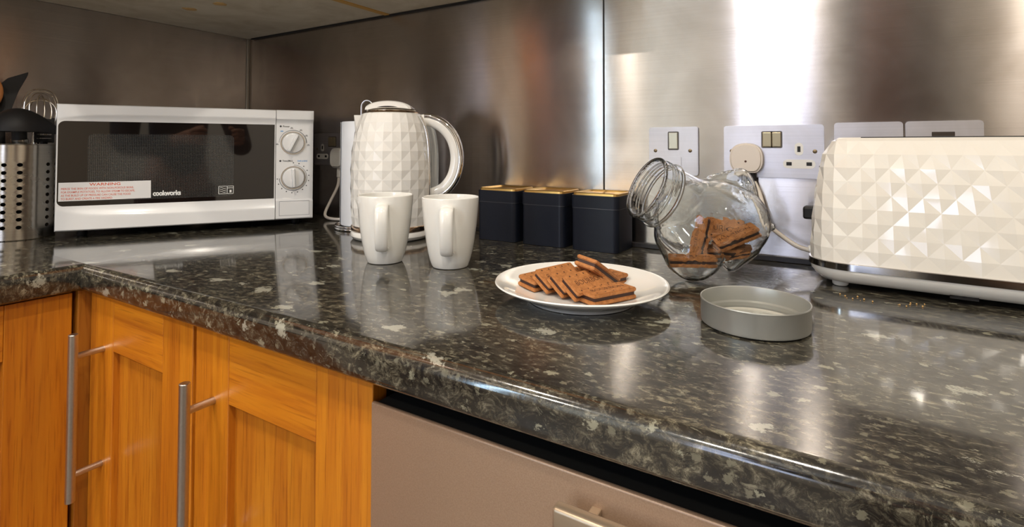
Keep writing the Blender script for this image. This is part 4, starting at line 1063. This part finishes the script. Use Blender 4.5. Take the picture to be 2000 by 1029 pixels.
jarb(0.036, 0.004, 0.0560, (0.8, 0.2, 0.36), (-0.4, -0.3, 1), 'chocolate biscuit sloping up to the right inside the glass jar')

# ------------------------------------------------------------------ jar lid
t = thing('jar_lid', 'grey metal jar lid lying upside down in front of the jar', 'lid', (1.4440, -0.3530, WT))
obj('lid_cup', lathe(bmesh.new(), [(0, 0.0006), (0.0490, 0.0006), (0.0515, 0.0020), (0.0522, 0.0045), (0.0522, 0.0245), (0.0528, 0.0255), (0.0524, 0.0265), (0.0514, 0.0262), (0.0510, 0.0250), (0.0508, 0.0110), (0.0480, 0.0095), (0.0480, 0.0040), (0.0465, 0.0030), (0, 0.0030)], 80), LIDMET, t, True)
obj('sealing_ring', lathe(bmesh.new(), [(0.0400, 0.0028), (0.0400, 0.0045), (0.0450, 0.0045), (0.0450, 0.0028)], 64, close=True), mat('seal', (0.50, 0.48, 0.42), 0.4), t, True)

# ------------------------------------------------------------------ toaster
TR = -0.055
t = thing('toaster', 'cream quilted toaster with a chrome band at the right edge of the worktop', 'toaster', (1.4840, -0.1520, WT), TR)
TLn, TDp = 0.40, 0.138
def trect(s, inset=0.0, r_=0.045):
    """point and outward normal on a rounded rectangle [0,TLn]x[0,TDp], arc-length parametrised, starting at the front-left corner end"""
    x0, x1, y0, y1 = inset, TLn-inset, inset, TDp-inset; r_ = max(r_-inset, 0.01)
    a, b_ = (x1-x0)-2*r_, (y1-y0)-2*r_; q = PI*r_/2; per = 2*(a+b_)+4*q; d = (s % 1.0)*per
    segs = [('l', a, (x0+r_, y0), (1, 0), (0, -1)), ('c', q, (x1-r_, y0+r_), -90), ('l', b_, (x1, y0+r_), (0, 1), (1, 0)), ('c', q, (x1-r_, y1-r_), 0),
            ('l', a, (x1-r_, y1), (-1, 0), (0, 1)), ('c', q, (x0+r_, y1-r_), 90), ('l', b_, (x0, y1-r_), (0, -1), (-1, 0)), ('c', q, (x0+r_, y0+r_), 180)]
    for sg in segs:
        if d <= sg[1]+1e-9:
            if sg[0] == 'l': return Vector((sg[2][0]+sg[3][0]*d, sg[2][1]+sg[3][1]*d, 0)), Vector((*sg[4], 0))
            th = math.radians(sg[3]+90*d/q); nn = Vector((math.cos(th), math.sin(th), 0)); return Vector((sg[2][0], sg[2][1], 0))+nn*r_, nn
        d -= sg[1]
    return Vector((x0+r_, y0, 0)), Vector((0, -1, 0))
def tinset(z):
    pts = [(0.0, 0.022), (0.010, 0.010), (0.018, 0.003), (0.026, 0.0), (0.045, 0.0), (0.10, 0.0035), (0.15, 0.010), (0.180, 0.018), (0.190, 0.024), (0.196, 0.034)]
    for (a, ra), (b_, rb) in zip(pts[:-1], pts[1:]):
        if z <= b_: return ra+(rb-ra)*(z-a)/(b_-a)
    return pts[-1][1]
def tring(s, z):
    p, nn = trect(s, tinset(z)); return p+Vector((0, 0, z)), nn
bm = bmesh.new(); zz = [0.0352+0.01735*i for i in range(10)]
prev = faceted(bm, tring, 31, zz, 0.0013); NP = 62
# smooth shoulder and top
for z in (0.1935, 0.1960):
    cur = []
    for i in range(NP):
        s = i/NP; p, nn = tring(s, z); cur.append(bm.verts.new(p))
    for i in range(NP): bm.faces.new((prev[i], prev[(i+1) % NP], cur[(i+1) % NP], cur[i]))
    prev = cur
bm.faces.new(prev)
obj('quilted_shell', bm, CREAM, t)
def loft(zs, m, name, extra=0.0, sm=True, label=None):
    bm = bmesh.new(); N_ = 96; prev = None; fs = None
    for z, ex in zs:
        cur = []
        for i in range(N_):
            p, nn = trect(i/N_, tinset(z)); cur.append(bm.verts.new(p+nn*ex+Vector((0, 0, z))))
        if prev:
            for i in range(N_): bm.faces.new((prev[i], prev[(i+1) % N_], cur[(i+1) % N_], cur[i]))
        else: fs = cur
        prev = cur
    bm.faces.new(fs[::-1]); bm.faces.new(prev)
    return obj(name, bm, m, t, 40, label=label)
loft([(0.0262, 0.0015), (0.0266, 0.0025), (0.0348, 0.0025), (0.0353, 0.0015)], DARKCHROME, 'chrome_band')
loft([(0.0080, -0.006), (0.0090, 0.0), (0.0140, 0.0010), (0.0200, 0.0015), (0.0264, 0.0015)], KWHITE, 'plinth')
for x, y in ((0.035, 0.034), (TLn-.045, .034), (0.045, TDp-.03), (TLn-.045, TDp-.03)):
    obj('foot', lathe(bmesh.new(), [(0, 0.0006), (0.0080, 0.0006), (0.0095, 0.0025), (0.0105, 0.0120)], 20, (x, y, 0)), KWHITE, t, True)
for y in (0.046, 0.086): obj('bread_slot', box(0.06, TLn-.06, y-.013, y+.013, 0.1955, 0.1966), BLACK, t)
bm = bmesh.new()
bx(bm, 0.146, 0.172, 0.010, 0.024, 0.0060, 0.0100); bx(bm, 0.146, 0.150, 0.010, 0.016, 0.0085, 0.0135); bx(bm, 0.157, 0.161, 0.010, 0.016, 0.0085, 0.0135); bx(bm, 0.168, 0.172, 0.010, 0.016, 0.0085, 0.0135)
obj('cable_tidy', bm, BLACKPL, t, label='small black cable clip under the front')
obj('lever', box(-0.012, 0.006, 0.068, 0.092, 0.080, 0.098, bev=.003), BLACKPL, t, label='black push-down lever')
bm = bmesh.new(); tube(bm, [(-0.005, 0.084, 0.034), (0.012, 0.084, 0.040)], 0.0065, 14); obj('cable_gland', bm, KWHITE, t, True)
# crumbs beneath the toaster front
for i in range(16):
    x, y = 1.505+random.uniform(0.0, 0.10), -0.185+random.uniform(-0.012, 0.012)
    b_ = bmesh.new(); bmesh.ops.create_icosphere(b_, subdivisions=1, radius=random.uniform(0.0005, 0.0011)); 
    for v in b_.verts: v.co += Vector((x, y, WT+0.0009))
    tag(obj('crumb', b_, mat('crumb', (0.55, 0.33, 0.12), 0.8)), 'tiny toast crumb on the worktop in front of the toaster', 'crumb', 'crumbs in front of the toaster')

# ------------------------------------------------------------------ the person taking the photograph (seen only in reflections)
PB = Vector((1.705, -1.41, 0))
def pp(r_, f_, z): return PB + R*r_ + F*f_ + Vector((0, 0, z))
def skin(name, chains, m, parent, label=None, sub=2):
    vs, es, rs, key = [], [], [], {}
    for ch in chains:
        prev = None
        for p in ch:
            k = (round(p[0], 4), round(p[1], 4), round(p[2], 4))
            if k not in key: key[k] = len(vs); vs.append(pp(*p[:3])-PB); rs.append(p[3])
            if prev is not None: es.append((prev, key[k]))
            prev = key[k]
    me = bpy.data.meshes.new(name); me.from_pydata(vs, es, []); me.materials.append(m)
    o = bpy.data.objects.new(name, me); C.objects.link(o)
    if parent: o.parent = parent
    if label: o['label'] = label
    sk = o.modifiers.new('skin', 'SKIN'); sk.use_smooth_shade = True
    for i, r_ in enumerate(rs):
        d = me.skin_vertices[0].data[i]; d.radius = (r_, r_) if not isinstance(r_, tuple) else r_; d.use_root = (i == 0)
    sb = o.modifiers.new('sub', 'SUBSURF'); sb.levels = sub; sb.render_levels = sub
    return o
SKINM = mat('skin', (0.50, 0.24, 0.14), 0.5); NAVY = mat('navy_jumper', (0.006, 0.007, 0.014), 0.85); TROUS = mat('brown_trousers', (0.07, 0.028, 0.018), 0.85); HAIRM = mat('dark_hair', (0.03, 0.02, 0.012), 0.7)
per = tag(bpy.data.objects.new('person', None), 'person in a dark jumper holding both hands forward behind the camera', 'person'); C.objects.link(per); per.location = PB
def arm(s_):
    return [(s_*.165, .03, 1.38, .052), (s_*.235, .06, 1.22, .046), (s_*.255, .11, 1.08, .040), (s_*.19, .24, 1.085, .034), (s_*.125, .345, 1.115, .024), (s_*.108, .385, 1.125, .024)]
def fingers(s_):
    out = []
    for k, (dz, ln) in enumerate(((.030, .050), (.010, .056), (-.010, .052), (-.029, .042))):
        b0 = (s_*.108, .385, 1.125, .024)
        out.append([b0, (s_*(.104), .412, 1.125+dz*.8, .012), (s_*(.085), .432, 1.125+dz, .0092), (s_*(.066), .436, 1.125+dz-.002, .0082), (s_*(.052), .426, 1.125+dz-.006, .0072)])
    out.append([(s_*.108, .385, 1.125, .024), (s_*.090, .380, 1.150, .012), (s_*.070, .395, 1.163, .010), (s_*.052, .408, 1.166, .0085)])
    return out
ch = [[(0, 0, .95, .11), (0, .01, 1.10, .10), (0, .02, 1.28, .12), (0, .03, 1.40, .07), (0, .05, 1.48, .048), (0, .07, 1.55, .060), (0, .08, 1.62, .082), (0, .075, 1.69, .070)]]
for s_ in (-1, 1):
    ch.append([(0, .03, 1.40, .07)] + arm(s_)); ch += fingers(s_)
    ch.append([(0, 0, .95, .11), (s_*.09, 0, .86, .080), (s_*.10, .02, .50, .055), (s_*.10, -.01, .10, .036), (s_*.10, .00, .050, .036), (s_*.105, .12, .036, .030)])
skin('body', ch, SKINM, per)
ch = [[(0, 0, .90, .135), (0, .01, 1.10, .125), (0, .02, 1.28, .140), (0, .03, 1.39, .085)]]
for s_ in (-1, 1):
    a = [(p[0], p[1], p[2], p[3]+.016) for p in arm(s_)[:5]]; a[4] = (s_*.132, .330, 1.111, .034); ch.append([(0, .03, 1.39, .085)] + a)
skin('jumper', ch, NAVY, per, 'dark navy jumper')
ch = []
for s_ in (-1, 1): ch.append([(0, 0, .93, .125), (s_*.09, 0, .84, .098), (s_*.10, .02, .50, .075), (s_*.10, -.01, .10, .060)])
skin('trousers', ch, TROUS, per, 'brown trousers')
ch = [[(0, .05, 1.60, .075), (0, .06, 1.66, .090), (0, .07, 1.715, .070)]]
skin('hair', ch, HAIRM, per, 'dark hair')
hb = bmesh.new()
for s_ in (-1, 1):
    bmesh.ops.create_icosphere(hb, subdivisions=2, radius=0.011, matrix=Matrix.Translation(pp(s_*.031, .148, 1.625)-PB))
obj('eyes', hb, CHINA, per, True)
